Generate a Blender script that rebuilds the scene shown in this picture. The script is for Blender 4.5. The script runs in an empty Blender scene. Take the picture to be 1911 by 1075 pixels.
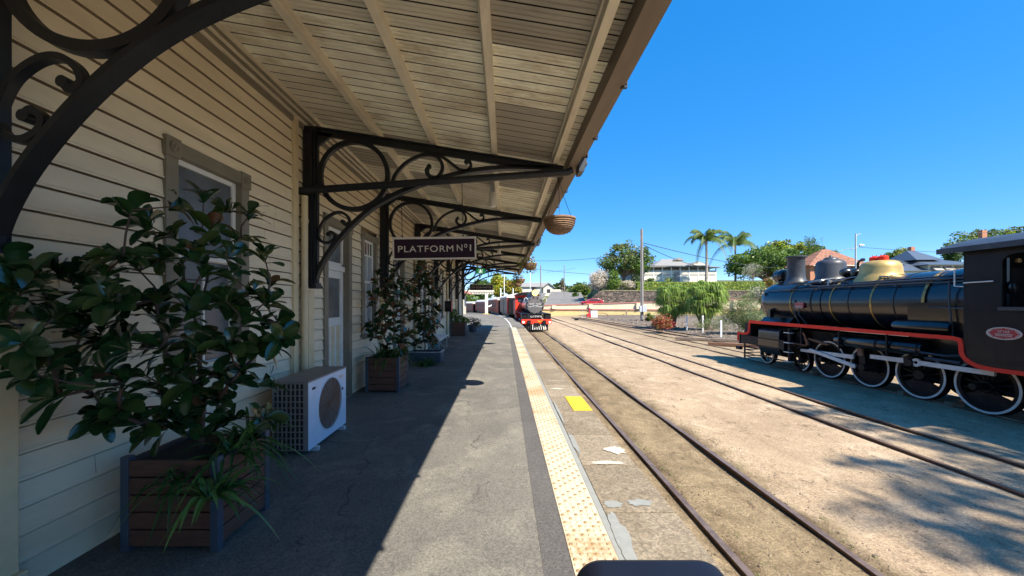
import bpy, math, random
from mathutils import Vector, Matrix
import numpy as np
R = math.radians
C = bpy.context.scene.collection
# ------------------------------------------------------------------ camera, light, exposure
F = 705.0; VX = 942.0; VY = 565.0; EYE = 1.6
cam = bpy.data.cameras.new('camera'); camo = bpy.data.objects.new('camera', cam); C.objects.link(camo)
camo.location = (0, 0, EYE); camo.rotation_euler = (R(90), 0, 0)
cam.sensor_width = 36; cam.lens = F/1911*36
cam.shift_x = (955.5-VX)/1911; cam.shift_y = (VY-537.5)/1911
cam.clip_start = 0.02; cam.clip_end = 3000
bpy.context.scene.camera = camo
SUN = Vector((0.53, -0.66, 1.0)).normalized()
EL = math.asin(SUN.z); AZ = math.atan2(SUN.x, SUN.y)
w = bpy.data.worlds.new('World'); bpy.context.scene.world = w; w.use_nodes = True
nt = w.node_tree; nt.nodes.clear()
sky = nt.nodes.new('ShaderNodeTexSky'); sky.sky_type = 'NISHITA'; sky.sun_disc = False
sky.sun_elevation = EL; sky.sun_rotation = AZ; sky.air_density = 0.6; sky.dust_density = 0.1; sky.ozone_density = 4.0; sky.altitude = 800
hs = nt.nodes.new('ShaderNodeHueSaturation'); hs.inputs['Saturation'].default_value = 2.18; hs.inputs['Value'].default_value = 2.05; hs.inputs['Hue'].default_value = 0.508
bg = nt.nodes.new('ShaderNodeBackground'); bg.inputs['Strength'].default_value = 0.15
wo = nt.nodes.new('ShaderNodeOutputWorld')
gm = nt.nodes.new('ShaderNodeGamma'); gm.inputs[1].default_value = 0.42
nt.links.new(sky.outputs[0], gm.inputs[0]); nt.links.new(gm.outputs[0], hs.inputs['Color']); tn = nt.nodes.new('ShaderNodeMix'); tn.data_type = 'RGBA'; tn.blend_type = 'MULTIPLY'; tn.inputs[0].default_value = 1; tn.inputs[7].default_value = (1, 1, 1, 1)
nt.links.new(hs.outputs[0], tn.inputs[6]); nt.links.new(tn.outputs[2], bg.inputs[0]); nt.links.new(bg.outputs[0], wo.inputs[0])
sl = bpy.data.lights.new('sun', 'SUN'); sl.energy = 4.9; sl.angle = R(0.5); sl.color = (1, .93, .82)
so = bpy.data.objects.new('sun', sl); C.objects.link(so); so.rotation_euler = SUN.to_track_quat('Z', 'Y').to_euler(); so.location = (0, 0, 30)
sc = bpy.context.scene
sc.view_settings.view_transform = 'Standard'; sc.view_settings.look = 'None'; sc.view_settings.gamma = 1
sc.view_settings.exposure = 1.15
sc.cycles.max_bounces = 7; sc.cycles.diffuse_bounces = 5; sc.cycles.glossy_bounces = 3

# ------------------------------------------------------------------ helpers
def P(x, y, D): return Vector(((x-VX)*D/F, D, EYE-(y-VY)*D/F))
def ZP(y, D): return EYE-(y-VY)*D/F
def XP(x, D): return (x-VX)*D/F
W = {}
class MB:
    def __init__(s): s.v = []; s.f = []; s.m = []; s.mi = 0
    def add(s, vs, fs, mi=None):
        n = len(s.v); s.v += [tuple(p) for p in vs]
        for f in fs: s.f.append(tuple(i+n for i in f)); s.m.append(s.mi if mi is None else mi)
        return s
    def quad(s, a, b, c, d, mi=None): return s.add([a, b, c, d], [(0, 1, 2, 3)], mi)
    def box(s, x0, x1, y0, y1, z0, z1, mi=None):
        return s.add([(x0,y0,z0),(x1,y0,z0),(x1,y1,z0),(x0,y1,z0),(x0,y0,z1),(x1,y0,z1),(x1,y1,z1),(x0,y1,z1)],
              [(3,2,1,0),(4,5,6,7),(0,1,5,4),(1,2,6,5),(2,3,7,6),(3,0,4,7)], mi)
    def prism(s, pts, axis, a, b, mi=None):
        """pts: 2-D outline in the plane perpendicular to axis, extruded from a to b"""
        def mk(p, t):
            return (t, p[0], p[1]) if axis == 'x' else ((p[0], t, p[1]) if axis == 'y' else (p[0], p[1], t))
        n = len(pts); vs = [mk(p, a) for p in pts]+[mk(p, b) for p in pts]
        fs = [tuple(range(n))[::-1], tuple(range(n, 2*n))]+[(i, (i+1) % n, n+(i+1) % n, n+i) for i in range(n)]
        return s.add(vs, fs, mi)
    def tube(s, pts, r, seg=8, mi=None, cap=True):
        pts = [Vector(p) for p in pts]; n = len(pts)
        rs = r if isinstance(r, (list, tuple)) else [r]*n
        vs = []; up = None
        for i, p in enumerate(pts):
            t = (pts[min(i+1, n-1)]-pts[max(i-1, 0)])
            t = t.normalized() if t.length > 1e-9 else Vector((0, 0, 1))
            if up is None: up = Vector((0, 0, 1)) if abs(t.z) < .9 else Vector((1, 0, 0))
            a = t.cross(up)
            if a.length < 1e-4: a = t.cross(Vector((0, 1, .1)))
            a.normalize(); b = a.cross(t).normalized(); up = b
            for k in range(seg):
                q = 2*math.pi*k/seg; vs.append(p+(a*math.cos(q)+b*math.sin(q))*rs[i])
        fs = [(i*seg+k, i*seg+(k+1) % seg, (i+1)*seg+(k+1) % seg, (i+1)*seg+k) for i in range(n-1) for k in range(seg)]
        if cap: fs += [tuple(range(seg))[::-1], tuple(range((n-1)*seg, n*seg))]
        return s.add(vs, fs, mi)
    def lathe(s, prof, c, axis='z', seg=24, mi=None, a0=0, a1=2*math.pi, cap=True):
        """prof: list of (radius, height along axis)"""
        vs = []; c = Vector(c); full = abs(a1-a0-2*math.pi) < 1e-6; m = seg if full else seg+1
        for (r, h) in prof:
            for k in range(m):
                q = a0+(a1-a0)*k/seg; x, y = r*math.cos(q), r*math.sin(q)
                vs.append(c+(Vector((x, y, h)) if axis == 'z' else (Vector((h, x, y)) if axis == 'x' else Vector((x, h, y)))))
        fs = []
        for i in range(len(prof)-1):
            for k in range(m if full else seg):
                fs.append((i*m+k, i*m+(k+1) % m, (i+1)*m+(k+1) % m, (i+1)*m+k))
        if cap and full:
            fs += [tuple(range(m))[::-1], tuple(range((len(prof)-1)*m, len(prof)*m))]
        return s.add(vs, fs, mi)
    def ribbon(s, pts, w, y0, y1, mi=None):
        """flat iron strip following a curve in the XZ plane, w wide in the plane, y0..y1 thick"""
        pts = [Vector((p[0], p[1])) for p in pts]; n = len(pts); ws = w if isinstance(w, (list, tuple)) else [w]*n
        vs = []
        for i, p in enumerate(pts):
            t = (pts[min(i+1, n-1)]-pts[max(i-1, 0)]).normalized(); nn = Vector((-t.y, t.x))*ws[i]/2
            a = p+nn; b = p-nn
            vs += [(a.x, y0, a.y), (b.x, y0, b.y), (b.x, y1, b.y), (a.x, y1, a.y)]
        fs = []
        for i in range(n-1):
            for k in range(4): fs.append((i*4+k, i*4+(k+1) % 4, (i+1)*4+(k+1) % 4, (i+1)*4+k))
        fs += [(3, 2, 1, 0), tuple((n-1)*4+k for k in range(4))]
        return s.add(vs, fs, mi)
    def build(s, name, mats, parent=None, origin=None, smooth=None, bevel=None):
        me = bpy.data.meshes.new(name)
        o0 = W[parent.name] if parent is not None else Vector(origin or (0, 0, 0))
        v = np.array(s.v, dtype=float).reshape(-1, 3)-np.array(o0)
        me.from_pydata(v.tolist(), [], s.f)
        for m in (mats if isinstance(mats, (list, tuple)) else [mats]): me.materials.append(m)
        me.polygons.foreach_set('material_index', s.m)
        if smooth is not None:
            me.polygons.foreach_set('use_smooth', [True]*len(s.f)); me.set_sharp_from_angle(angle=R(smooth))
        me.update()
        o = bpy.data.objects.new(name, me); C.objects.link(o)
        if parent is not None: o.parent = parent
        else: o.location = o0
        W[o.name] = Vector(o0)
        if bevel:
            b = o.modifiers.new('bevel', 'BEVEL'); b.width = bevel; b.segments = 2; b.limit_method = 'ANGLE'; b.angle_limit = R(40)
        return o
def tag(o, label=None, cat=None, group=None, kind=None):
    if label: o['label'] = label
    if cat: o['category'] = cat
    if group: o['group'] = group
    if kind: o['kind'] = kind
    return o
def thing(name, loc, label, cat, group=None):
    o = bpy.data.objects.new(name, None); C.objects.link(o); o.location = loc; o.empty_display_size = .2
    W[o.name] = Vector(loc); return tag(o, label, cat, group)
def copy_tree(o, parent=None):
    c = o.copy(); C.objects.link(c)
    if parent is not None: c.parent = parent
    W[c.name] = Vector(W[o.name])
    for ch in list(o.children): copy_tree(ch, c)
    return c
def smooth_curve(pts, n=6):
    """Catmull-Rom through 2-D/3-D points"""
    pts = [Vector(p) for p in pts]; out = []
    for i in range(len(pts)-1):
        p0 = pts[max(i-1, 0)]; p1 = pts[i]; p2 = pts[i+1]; p3 = pts[min(i+2, len(pts)-1)]
        for k in range(n):
            t = k/n
            out.append(.5*((2*p1)+(p2-p0)*t+(2*p0-5*p1+4*p2-p3)*t*t+(3*p1-p0-3*p2+p3)*t**3))
    out.append(pts[-1]); return out

# ------------------------------------------------------------------ materials
def mat(name, col, rough=.7, metal=0., var=.12, scale=6., bump=0., bscale=60., spec=.5, coat=0., stain=None, sscale=1.2, samt=.5, stretch=None):
    m = bpy.data.materials.new(name); m.use_nodes = True; n = m.node_tree.nodes; l = m.node_tree.links
    p = n['Principled BSDF']; p.inputs['Roughness'].default_value = rough; p.inputs['Metallic'].default_value = metal
    p.inputs['Specular IOR Level'].default_value = spec; p.inputs['Coat Weight'].default_value = coat; p.inputs['Coat Roughness'].default_value = .12
    tc = n.new('ShaderNodeTexCoord'); src = tc.outputs['Object']
    if stretch:
        mp = n.new('ShaderNodeMapping'); mp.inputs['Scale'].default_value = stretch; l.new(src, mp.inputs[0]); src = mp.outputs[0]
    no = n.new('ShaderNodeTexNoise'); no.inputs['Scale'].default_value = scale; no.inputs['Detail'].default_value = 6; no.inputs['Roughness'].default_value = .65
    l.new(src, no.inputs['Vector'])
    cr = n.new('ShaderNodeValToRGB'); cr.color_ramp.elements[0].position = .3; cr.color_ramp.elements[1].position = .7
    cr.color_ramp.elements[0].color = [c*(1-var) for c in col]+[1]; cr.color_ramp.elements[1].color = [min(1, c*(1+var)) for c in col]+[1]
    l.new(no.outputs[0], cr.inputs[0]); out = cr.outputs[0]
    if stain:
        n2 = n.new('ShaderNodeTexNoise'); n2.inputs['Scale'].default_value = sscale; n2.inputs['Detail'].default_value = 8; n2.inputs['Roughness'].default_value = .7
        l.new(src, n2.inputs['Vector'])
        r2 = n.new('ShaderNodeValToRGB'); r2.color_ramp.elements[0].position = .48; r2.color_ramp.elements[1].position = .68
        r2.color_ramp.elements[1].color = (samt,)*3+(1,); l.new(n2.outputs[0], r2.inputs[0])
        mx = n.new('ShaderNodeMix'); mx.data_type = 'RGBA'; l.new(r2.outputs[0], mx.inputs[0]); l.new(out, mx.inputs[6]); mx.inputs[7].default_value = list(stain)+[1]; out = mx.outputs[2]
    l.new(out, p.inputs['Base Color'])
    if bump:
        nb = n.new('ShaderNodeTexNoise'); nb.inputs['Scale'].default_value = bscale; nb.inputs['Detail'].default_value = 4; l.new(src, nb.inputs['Vector'])
        bu = n.new('ShaderNodeBump'); bu.inputs['Strength'].default_value = bump; bu.inputs['Distance'].default_value = .01
        l.new(nb.outputs[0], bu.inputs['Height']); l.new(bu.outputs[0], p.inputs['Normal'])
    return m
def emis(name, col, s):
    m = bpy.data.materials.new(name); m.use_nodes = True; p = m.node_tree.nodes['Principled BSDF']
    p.inputs['Base Color'].default_value = list(col)+[1]; p.inputs['Emission Color'].default_value = list(col)+[1]; p.inputs['Emission Strength'].default_value = s
    return m
def leafmat(name, col, rough=.5, trans=.25, spec=.4, var=.3, scale=3):
    m = mat(name, col, rough, var=var, scale=scale, spec=spec)
    n = m.node_tree.nodes; l = m.node_tree.links; p = n['Principled BSDF']; out = n['Material Output']
    if trans > 0:
        t = n.new('ShaderNodeBsdfTranslucent'); t.inputs[0].default_value = [min(1, col[0]*1.5), min(1, col[1]*1.6), col[2]*.8, 1]
        mx = n.new('ShaderNodeMixShader'); mx.inputs[0].default_value = trans
        l.new(p.outputs[0], mx.inputs[1]); l.new(t.outputs[0], mx.inputs[2]); l.new(mx.outputs[0], out.inputs[0])
    return m
M = {}
M['siding'] = mat('cream_weatherboard', (.74, .64, .455), .5, var=.08, scale=3, stain=(.52, .43, .295), sscale=2.2, samt=.35, bump=.15, bscale=40, stretch=(1, .35, 1.5))
M['gap'] = mat('board_gap_painted_shade', (.24, .185, .12), .8)  # dark brown paints shade under each board lip; also colours the butt joints
M['trim'] = mat('olive_trim_paint', (.20, .175, .125), .5, var=.1, stain=(.12, .10, .07), samt=.4)
M['cream'] = mat('cream_paint', (.62, .51, .31), .5, var=.08, stain=(.3, .22, .13), samt=.3)
M['white'] = mat('white_paint', (.72, .71, .66), .45, var=.05, stain=(.5, .48, .42), samt=.3)
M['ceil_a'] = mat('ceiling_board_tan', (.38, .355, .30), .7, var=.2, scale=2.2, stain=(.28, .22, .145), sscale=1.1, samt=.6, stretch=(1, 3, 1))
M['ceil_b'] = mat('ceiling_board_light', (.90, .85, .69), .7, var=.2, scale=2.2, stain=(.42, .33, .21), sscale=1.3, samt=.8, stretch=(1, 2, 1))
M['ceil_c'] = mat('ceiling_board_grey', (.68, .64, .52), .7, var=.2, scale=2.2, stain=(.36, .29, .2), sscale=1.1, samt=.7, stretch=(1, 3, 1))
M['groove'] = mat('dark_groove', (.04, .03, .02), .9)
M['purlin'] = mat('purlin_paint', (.70, .63, .49), .55, var=.12, scale=4, stain=(.28, .22, .14), samt=.5, stretch=(1, .3, 1))
M['fascia'] = mat('fascia_timber', (.20, .155, .115), .6, var=.2, scale=3, stain=(.13, .09, .06), samt=.6, stretch=(2, .3, 2))
M['iron'] = mat('painted_cast_iron', (.011, .013, .016), .42, spec=.35, var=.3, scale=8, bump=.12, bscale=50)
M['roofing'] = mat('grey_metal_roof', (.32, .33, .34), .5, metal=.3, var=.1)
M['glass'] = mat('dark_window_glass', (.10, .11, .12), .12, var=.4, scale=2, spec=.8, bump=.3, bscale=90)
M['glass_green'] = mat('green_pane', (.03, .12, .09), .15, spec=.8); M['glass_red'] = mat('red_pane', (.12, .03, .03), .15, spec=.8)
M['curtain'] = mat('pale_curtain_glass', (.30, .33, .34), .15, var=.35, scale=5, spec=.8, stretch=(1, 6, .6))
M['black'] = mat('black_loco_paint', (.006, .007, .010), .25, var=.5, scale=3, spec=.5, coat=.28, bump=.05, bscale=9, stain=(.03, .025, .022), sscale=2.5, samt=.6)
M['blackm'] = mat('matt_black_paint', (.0055, .006, .0085), .5, spec=.22, var=.4, scale=5, bump=.1, stain=(.05, .04, .032), sscale=3, samt=.5)
M['sbgrey'] = mat('heat_greyed_smokebox', (.11, .10, .095), .6, var=.25, scale=5)
M['cabpaint'] = mat('satin_black_cab_paint', (.006, .0068, .0095), .38, spec=.3, var=.5, scale=4, bump=.25, bscale=7, stain=(.022, .018, .014), sscale=2.2, samt=.6)
M['chim'] = mat('weathered_grey_black', (.034, .038, .045), .45, var=.3, scale=5, stain=(.12, .12, .125), samt=.4)
M['red'] = mat('red_enamel', (.85, .05, .025), .6, var=.1, scale=4, spec=.2)
M['redp'] = mat('red_plate', (.42, .03, .035), .4)
M['gold'] = mat('gold_paint', (.50, .34, .11), .42, metal=.35, var=.15, scale=6, stain=(.35, .28, .13), samt=.4)
M['brass'] = mat('worn_brass_band', (.42, .27, .08), .38, metal=.55, var=.45, scale=9, stain=(.06, .045, .03), sscale=5, samt=.8)
M['whitep'] = mat('white_rod_paint', (.70, .68, .63), .45, var=.08, stain=(.4, .33, .26), sscale=5, samt=.35)
M['rust'] = mat('rusty_steel', (.17, .085, .045), .75, var=.4, scale=14, bump=.4, bscale=60)
M['steel'] = mat('bare_steel', (.35, .34, .33), .4, metal=.7, var=.2)
M['railside'] = mat('rusty_rail_side', (.10, .055, .035), .8, var=.4, scale=20, bump=.4)
M['railtop'] = mat('worn_rail_top', (.23, .16, .12), .42, metal=.5, var=.3, scale=12, stain=(.13, .07, .04), samt=.6)
M['coach'] = mat('maroon_coach_paint', (.50, .15, .10), .9, spec=.05, var=.15); M['coachroof'] = mat('pale_coach_roof', (.55, .50, .45), .6, var=.1)
M['coachgrey'] = mat('brown_grey_van_side', (.46, .30, .22), .9, spec=.05, var=.15)
M['wood'] = mat('planter_slats', (.105, .043, .026), .6, var=.35, scale=7, bump=.4, bscale=45, stain=(.1, .045, .03), samt=.5, stretch=(1, 1, 6))
M['soil'] = mat('potting_soil', (.035, .025, .018), .95, bump=.5)
M['plasticdk'] = mat('dark_blue_grey_plastic', (.05, .065, .09), .45)
M['acw'] = mat('white_air_con_casing', (.58, .66, .76), .35, var=.06, coat=.2); M['acg'] = mat('grey_air_con_casing', (.22, .20, .185), .5)
M['fan'] = mat('rusty_fan_mesh', (.09, .055, .045), .7, var=.5, scale=12, bump=.6, bscale=120)
M['basket'] = mat('woven_cane', (.24, .145, .08), .75, var=.45, scale=14, stretch=(1, 1, 5), bump=.5, bscale=60)
M['sign'] = mat('dark_maroon_sign', (.022, .009, .016), .6, var=.1, spec=.15); M['signc'] = mat('sign_cream', (.58, .49, .38), .5, var=.05)
M['exitg'] = emis('exit_green', (.01, .22, .06), .25); M['exitw'] = emis('exit_white', (.8, .9, .8), .5)
M['bark'] = mat('bark', (.20, .15, .11), .85, var=.35, scale=9, bump=.5, bscale=30, stretch=(2, 2, .4)); M['palmbark'] = mat('palm_bark', (.32, .27, .22), .8, var=.25, scale=4, stretch=(.5, .5, 5))
M['twig'] = mat('red_brown_twig', (.06, .034, .024), .7)
M['pole'] = mat('weathered_pole', (.22, .205, .185), .85, var=.3, scale=3, stretch=(3, 3, .3), bump=.3); M['polew'] = mat('white_post_paint', (.75, .74, .7), .6)
M['greypaint'] = mat('grey_box_paint', (.42, .45, .47), .5)
M['wire'] = mat('power_cable', (.035, .04, .05), .6)
M['wallcream'] = mat('cream_render', (.66, .56, .38), .8, var=.08, scale=1.2, stain=(.5, .40, .25), sscale=.8, samt=.5); M['wallyellow'] = mat('yellow_render', (.58, .46, .20), .8, var=.1, scale=1.5, stain=(.42, .34, .18), samt=.5)
M['coping'] = mat('pink_brown_coping', (.38, .17, .13), .75, var=.15)
M['houseW'] = mat('white_house_paint', (.62, .58, .48), .6, var=.05); M['houseG'] = mat('grey_house_roof', (.25, .24, .22), .6, var=.08)
M['houseD'] = mat('dark_steel_roof', (.10, .12, .15), .35, var=.15, metal=.2); M['win'] = mat('far_window_glass', (.035, .045, .055), .5, spec=.15)
M['carred'] = mat('red_car_paint', (.36, .01, .018), .35, coat=.3)
M['yellow'] = mat('yellow_road_paint', (.85, .47, .015), .6, var=.08, stain=(.6, .42, .08), samt=.4, sscale=9)
M['wpaint'] = mat('worn_white_paint', (.55, .51, .42), .7, var=.1, stain=(.42, .37, .3), samt=.9, sscale=14)
M['patch'] = mat('grey_cement_patch', (.25, .255, .235), .75, var=.1, scale=14)
M['case'] = mat('dark_navy_shell', (.005, .007, .016), .55, var=.2, spec=.35)

def brick(name, c1, c2, mort, sx, scale, msize=.02, rough=.85, row=.25):
    m = bpy.data.materials.new(name); m.use_nodes = True; n = m.node_tree.nodes; l = m.node_tree.links; p = n['Principled BSDF']; p.inputs['Roughness'].default_value = rough
    tc = n.new('ShaderNodeTexCoord'); mp = n.new('ShaderNodeMapping'); mp.inputs['Rotation'].default_value = (R(90), 0, 0) if sx == 'y' else (R(90), 0, R(90))
    b = n.new('ShaderNodeTexBrick'); b.inputs['Color1'].default_value = list(c1)+[1]; b.inputs['Color2'].default_value = list(c2)+[1]; b.inputs['Mortar'].default_value = list(mort)+[1]
    b.inputs['Scale'].default_value = scale; b.inputs['Mortar Size'].default_value = msize; b.inputs['Row Height'].default_value = row
    l.new(tc.outputs['Object'], mp.inputs[0]); l.new(mp.outputs[0], b.inputs['Vector']); l.new(b.outputs[0], p.inputs['Base Color']); return m
M['brick'] = brick('orange_brick', (.45, .17, .08), (.38, .13, .06), (.4, .28, .2), 'y', 3)
M['tile'] = brick('terracotta_tile', (.34, .15, .085), (.19, .08, .05), (.10, .05, .04), 'y', 1.1)
def stonewall():
    m = bpy.data.materials.new('rubble_stone'); m.use_nodes = True; n = m.node_tree.nodes; l = m.node_tree.links; p = n['Principled BSDF']; p.inputs['Roughness'].default_value = .9
    tc = n.new('ShaderNodeTexCoord'); v = n.new('ShaderNodeTexVoronoi'); v.inputs['Scale'].default_value = 1.7
    mp = n.new('ShaderNodeMapping'); mp.inputs['Scale'].default_value = (1, 1, 1.8); l.new(tc.outputs['Object'], mp.inputs[0]); l.new(mp.outputs[0], v.inputs['Vector'])
    v2 = n.new('ShaderNodeTexVoronoi'); v2.feature = 'DISTANCE_TO_EDGE'; v2.inputs['Scale'].default_value = 1.7; l.new(mp.outputs[0], v2.inputs['Vector'])
    cr = n.new('ShaderNodeValToRGB'); cr.color_ramp.elements[0].color = (.045, .035, .028, 1); cr.color_ramp.elements[1].color = (.20, .155, .12, 1)
    sp = n.new('ShaderNodeSeparateColor'); l.new(v.outputs['Color'], sp.inputs[0]); l.new(sp.outputs[0], cr.inputs[0])
    r2 = n.new('ShaderNodeValToRGB'); r2.color_ramp.elements[0].position = .0; r2.color_ramp.elements[1].position = .08
    l.new(v2.outputs['Distance'], r2.inputs[0]); mx = n.new('ShaderNodeMix'); mx.data_type = 'RGBA'; l.new(r2.outputs[0], mx.inputs[0]); mx.inputs[6].default_value = (.06, .05, .04, 1); l.new(cr.outputs[0], mx.inputs[7])
    l.new(mx.outputs[2], p.inputs['Base Color']); bu = n.new('ShaderNodeBump'); bu.inputs['Distance'].default_value = .12; l.new(r2.outputs[0], bu.inputs['Height']); l.new(bu.outputs[0], p.inputs['Normal'])
    return m
M['stone'] = stonewall()

def ground_mat(name, base, dark, light, fine=70, litter=(.12, .085, .055), litamt=.85, zones=False, bumpd=.02, cracks=False):
    m = bpy.data.materials.new(name); m.use_nodes = True; n = m.node_tree.nodes; l = m.node_tree.links; p = n['Principled BSDF']; p.inputs['Roughness'].default_value = .95; p.inputs['Specular IOR Level'].default_value = .15
    tc = n.new('ShaderNodeTexCoord'); O = tc.outputs['Object']
    def noise(s, d=8, r=.65, st=None, dist=0):
        x = n.new('ShaderNodeTexNoise'); x.inputs['Scale'].default_value = s; x.inputs['Detail'].default_value = d; x.inputs['Roughness'].default_value = r; x.inputs['Distortion'].default_value = dist
        if st:
            mp = n.new('ShaderNodeMapping'); mp.inputs['Scale'].default_value = st; l.new(O, mp.inputs[0]); l.new(mp.outputs[0], x.inputs[0])
        else: l.new(O, x.inputs[0])
        return x.outputs[0]
    def ramp(v, a, b, c0=(0, 0, 0), c1=(1, 1, 1)):
        r = n.new('ShaderNodeValToRGB'); r.color_ramp.elements[0].position = a; r.color_ramp.elements[1].position = b
        r.color_ramp.elements[0].color = list(c0)+[1]; r.color_ramp.elements[1].color = list(c1)+[1]; l.new(v, r.inputs[0]); return r.outputs[0]
    def mix(f, a, b, bt='MIX'):
        x = n.new('ShaderNodeMix'); x.data_type = 'RGBA'; x.blend_type = bt
        for i, q in ((0, f), (6, a), (7, b)):
            if isinstance(q, float): x.inputs[i].default_value = q
            elif isinstance(q, tuple): x.inputs[i].default_value = list(q)+[1]
            else: l.new(q, x.inputs[i])
        return x.outputs[2]
    col = ramp(noise(.45), .32, .68, dark, base)
    col = mix(ramp(noise(1.7, dist=.5), .5, .72), col, light)
    if zones:
        sx = n.new('ShaderNodeSeparateXYZ'); l.new(O, sx.inputs[0])
        wob = n.new('ShaderNodeMath'); wob.operation = 'MULTIPLY_ADD'; l.new(noise(1.3), wob.inputs[0]); wob.inputs[1].default_value = 1.6; l.new(sx.outputs[0], wob.inputs[2])
        z1 = ramp_map(n, l, wob.outputs[0], [(2.0, 0), (2.3, .9), (4.15, .95), (4.5, .18), (8.8, .12), (9.3, .3), (11.5, .55), (16, .55)])
        col = mix(z1, col, mix(ramp(noise(3), .35, .65), (.165, .125, .072), (.31, .24, .145)))
        w2 = n.new('ShaderNodeMath'); w2.operation = 'MULTIPLY_ADD'; l.new(noise(4.5), w2.inputs[0]); w2.inputs[1].default_value = .22; l.new(sx.outputs[0], w2.inputs[2])
        zr = ramp_map(n, l, w2.outputs[0], [(2.0, 0), (2.12, .0), (2.2, .8), (2.38, .8), (2.5, .0), (3.2, .0), (3.32, .75), (3.52, .7), (3.62, 0), (6.42, 0), (6.5, .45), (6.68, .45), (6.75, 0), (7.55, 0), (7.64, .5), (7.8, .5), (7.9, 0)])
        rm = n.new('ShaderNodeMath'); rm.operation = 'MULTIPLY'; l.new(zr, rm.inputs[0]); l.new(ramp(noise(2.2, st=(1, .6, 1)), .42, .58), rm.inputs[1])
        col = mix(rm.outputs[0], col, (.10, .07, .042))
        # greasy dark stripe between the rails further along, oil and litter trails
        st = noise(.9, st=(2.2, .22, 1), dist=.6); col = mix(ramp(st, .58, .74, (0, 0, 0), (.6, .6, .6)), col, (.17, .115, .07))
    l2 = noise(5.5, r=.8, st=(1, .55, 1), dist=1.2); l3 = noise(1.1)
    lit = n.new('ShaderNodeMath'); lit.operation = 'MULTIPLY'; l.new(ramp(l2, .54, .61), lit.inputs[0]); l.new(ramp(l3, .44, .58, (0, 0, 0), (litamt,)*3), lit.inputs[1])
    col = mix(lit.outputs[0], col, litter)
    vo = n.new('ShaderNodeTexVoronoi'); vo.inputs['Scale'].default_value = fine; l.new(O, vo.inputs[0])
    sep = n.new('ShaderNodeSeparateColor'); l.new(vo.outputs['Color'], sep.inputs[0])
    col = mix(.9, col, ramp(sep.outputs[0], .0, 1., (.68, .68, .68), (1.25, 1.22, 1.18)), 'MULTIPLY')
    fn = noise(fine*.35, r=.8); col = mix(.8, col, ramp(fn, .3, .7, (.72, .7, .68), (1.18, 1.18, 1.18)), 'MULTIPLY')
    if cracks:
        vd = n.new('ShaderNodeTexVoronoi'); vd.feature = 'DISTANCE_TO_EDGE'; vd.inputs['Scale'].default_value = .55
        av = n.new('ShaderNodeVectorMath'); av.operation = 'MULTIPLY_ADD'; nz = n.new('ShaderNodeTexNoise'); nz.inputs['Scale'].default_value = 2.5; nz.inputs['Detail'].default_value = 6; l.new(O, nz.inputs[0]); l.new(nz.outputs['Color'], av.inputs[0]); av.inputs[1].default_value = (.5, .5, 0); l.new(O, av.inputs[2]); l.new(av.outputs[0], vd.inputs['Vector'])
        ck = n.new('ShaderNodeMath'); ck.operation = 'MULTIPLY'; l.new(ramp(vd.outputs['Distance'], .0, .006, (.8, .8, .8), (0, 0, 0)), ck.inputs[0]); l.new(ramp(noise(.8), .5, .56), ck.inputs[1])
        col = mix(ck.outputs[0], col, (.05, .045, .04))
        sp_ = n.new('ShaderNodeTexVoronoi'); sp_.inputs['Scale'].default_value = 3.2; l.new(O, sp_.inputs[0]); col = mix(ramp(sp_.outputs['Distance'], .03, .06, (.5, .5, .5), (0, 0, 0)), col, (.075, .07, .065))
    l.new(col, p.inputs['Base Color'])
    b = n.new('ShaderNodeBump'); b.inputs['Strength'].default_value = .7; b.inputs['Distance'].default_value = bumpd
    ad = n.new('ShaderNodeMath'); ad.operation = 'ADD'; l.new(fn, ad.inputs[0]); l.new(sep.outputs[1], ad.inputs[1]); l.new(ad.outputs[0], b.inputs['Height']); l.new(b.outputs[0], p.inputs['Normal'])
    return m
def ramp_map(n, l, v, stops):
    lo, hi = stops[0][0], stops[-1][0]
    mr = n.new('ShaderNodeMapRange'); mr.inputs['From Min'].default_value = lo; mr.inputs['From Max'].default_value = hi; l.new(v, mr.inputs[0])
    r = n.new('ShaderNodeValToRGB'); e = r.color_ramp.elements
    for i, (x, y) in enumerate(stops):
        t = (x-lo)/(hi-lo)
        if i == 0: el = e[0]; el.position = t
        elif i == len(stops)-1: el = e[1] if len(e) == 2 else e[len(e)-1]; el.position = t
        else: el = e.new(t)
        el.color = (y, y, y, 1)
    l.new(mr.outputs[0], r.inputs[0]); return r.outputs[0]
M['dirt'] = ground_mat('yard_dirt', (.54, .415, .28), (.38, .285, .19), (.65, .52, .37), zones=True)
M['asphalt'] = ground_mat('platform_asphalt', (.21, .20, .172), (.13, .125, .115), (.27, .255, .215), fine=110, litter=(.10, .097, .095), litamt=.7, bumpd=.006, cracks=True)
M['asphalt2'] = ground_mat('new_asphalt_band', (.125, .12, .115), (.105, .10, .10), (.145, .14, .135), fine=130, litter=(.08, .08, .08), litamt=.3, bumpd=.005)
M['concrete'] = ground_mat('old_coping_concrete', (.29, .245, .18), (.20, .165, .12), (.38, .325, .25), fine=60, litter=(.16, .13, .10), litamt=.7, bumpd=.012)
M['concrete2'] = ground_mat('newer_coping_concrete', (.33, .28, .21), (.27, .225, .165), (.40, .345, .27), fine=60, litter=(.2, .165, .125), litamt=.5, bumpd=.012)
M['rubble'] = ground_mat('rubble_bank', (.22, .185, .15), (.13, .105, .085), (.33, .28, .23), fine=9, litter=(.05, .04, .03), litamt=.9, bumpd=.12)
M['grassy'] = ground_mat('hill_grass', (.13, .15, .055), (.08, .10, .04), (.22, .2, .10), fine=12)
M['roadm'] = ground_mat('grey_road', (.22, .215, .21), (.17, .165, .16), (.27, .265, .255), fine=30)

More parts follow.
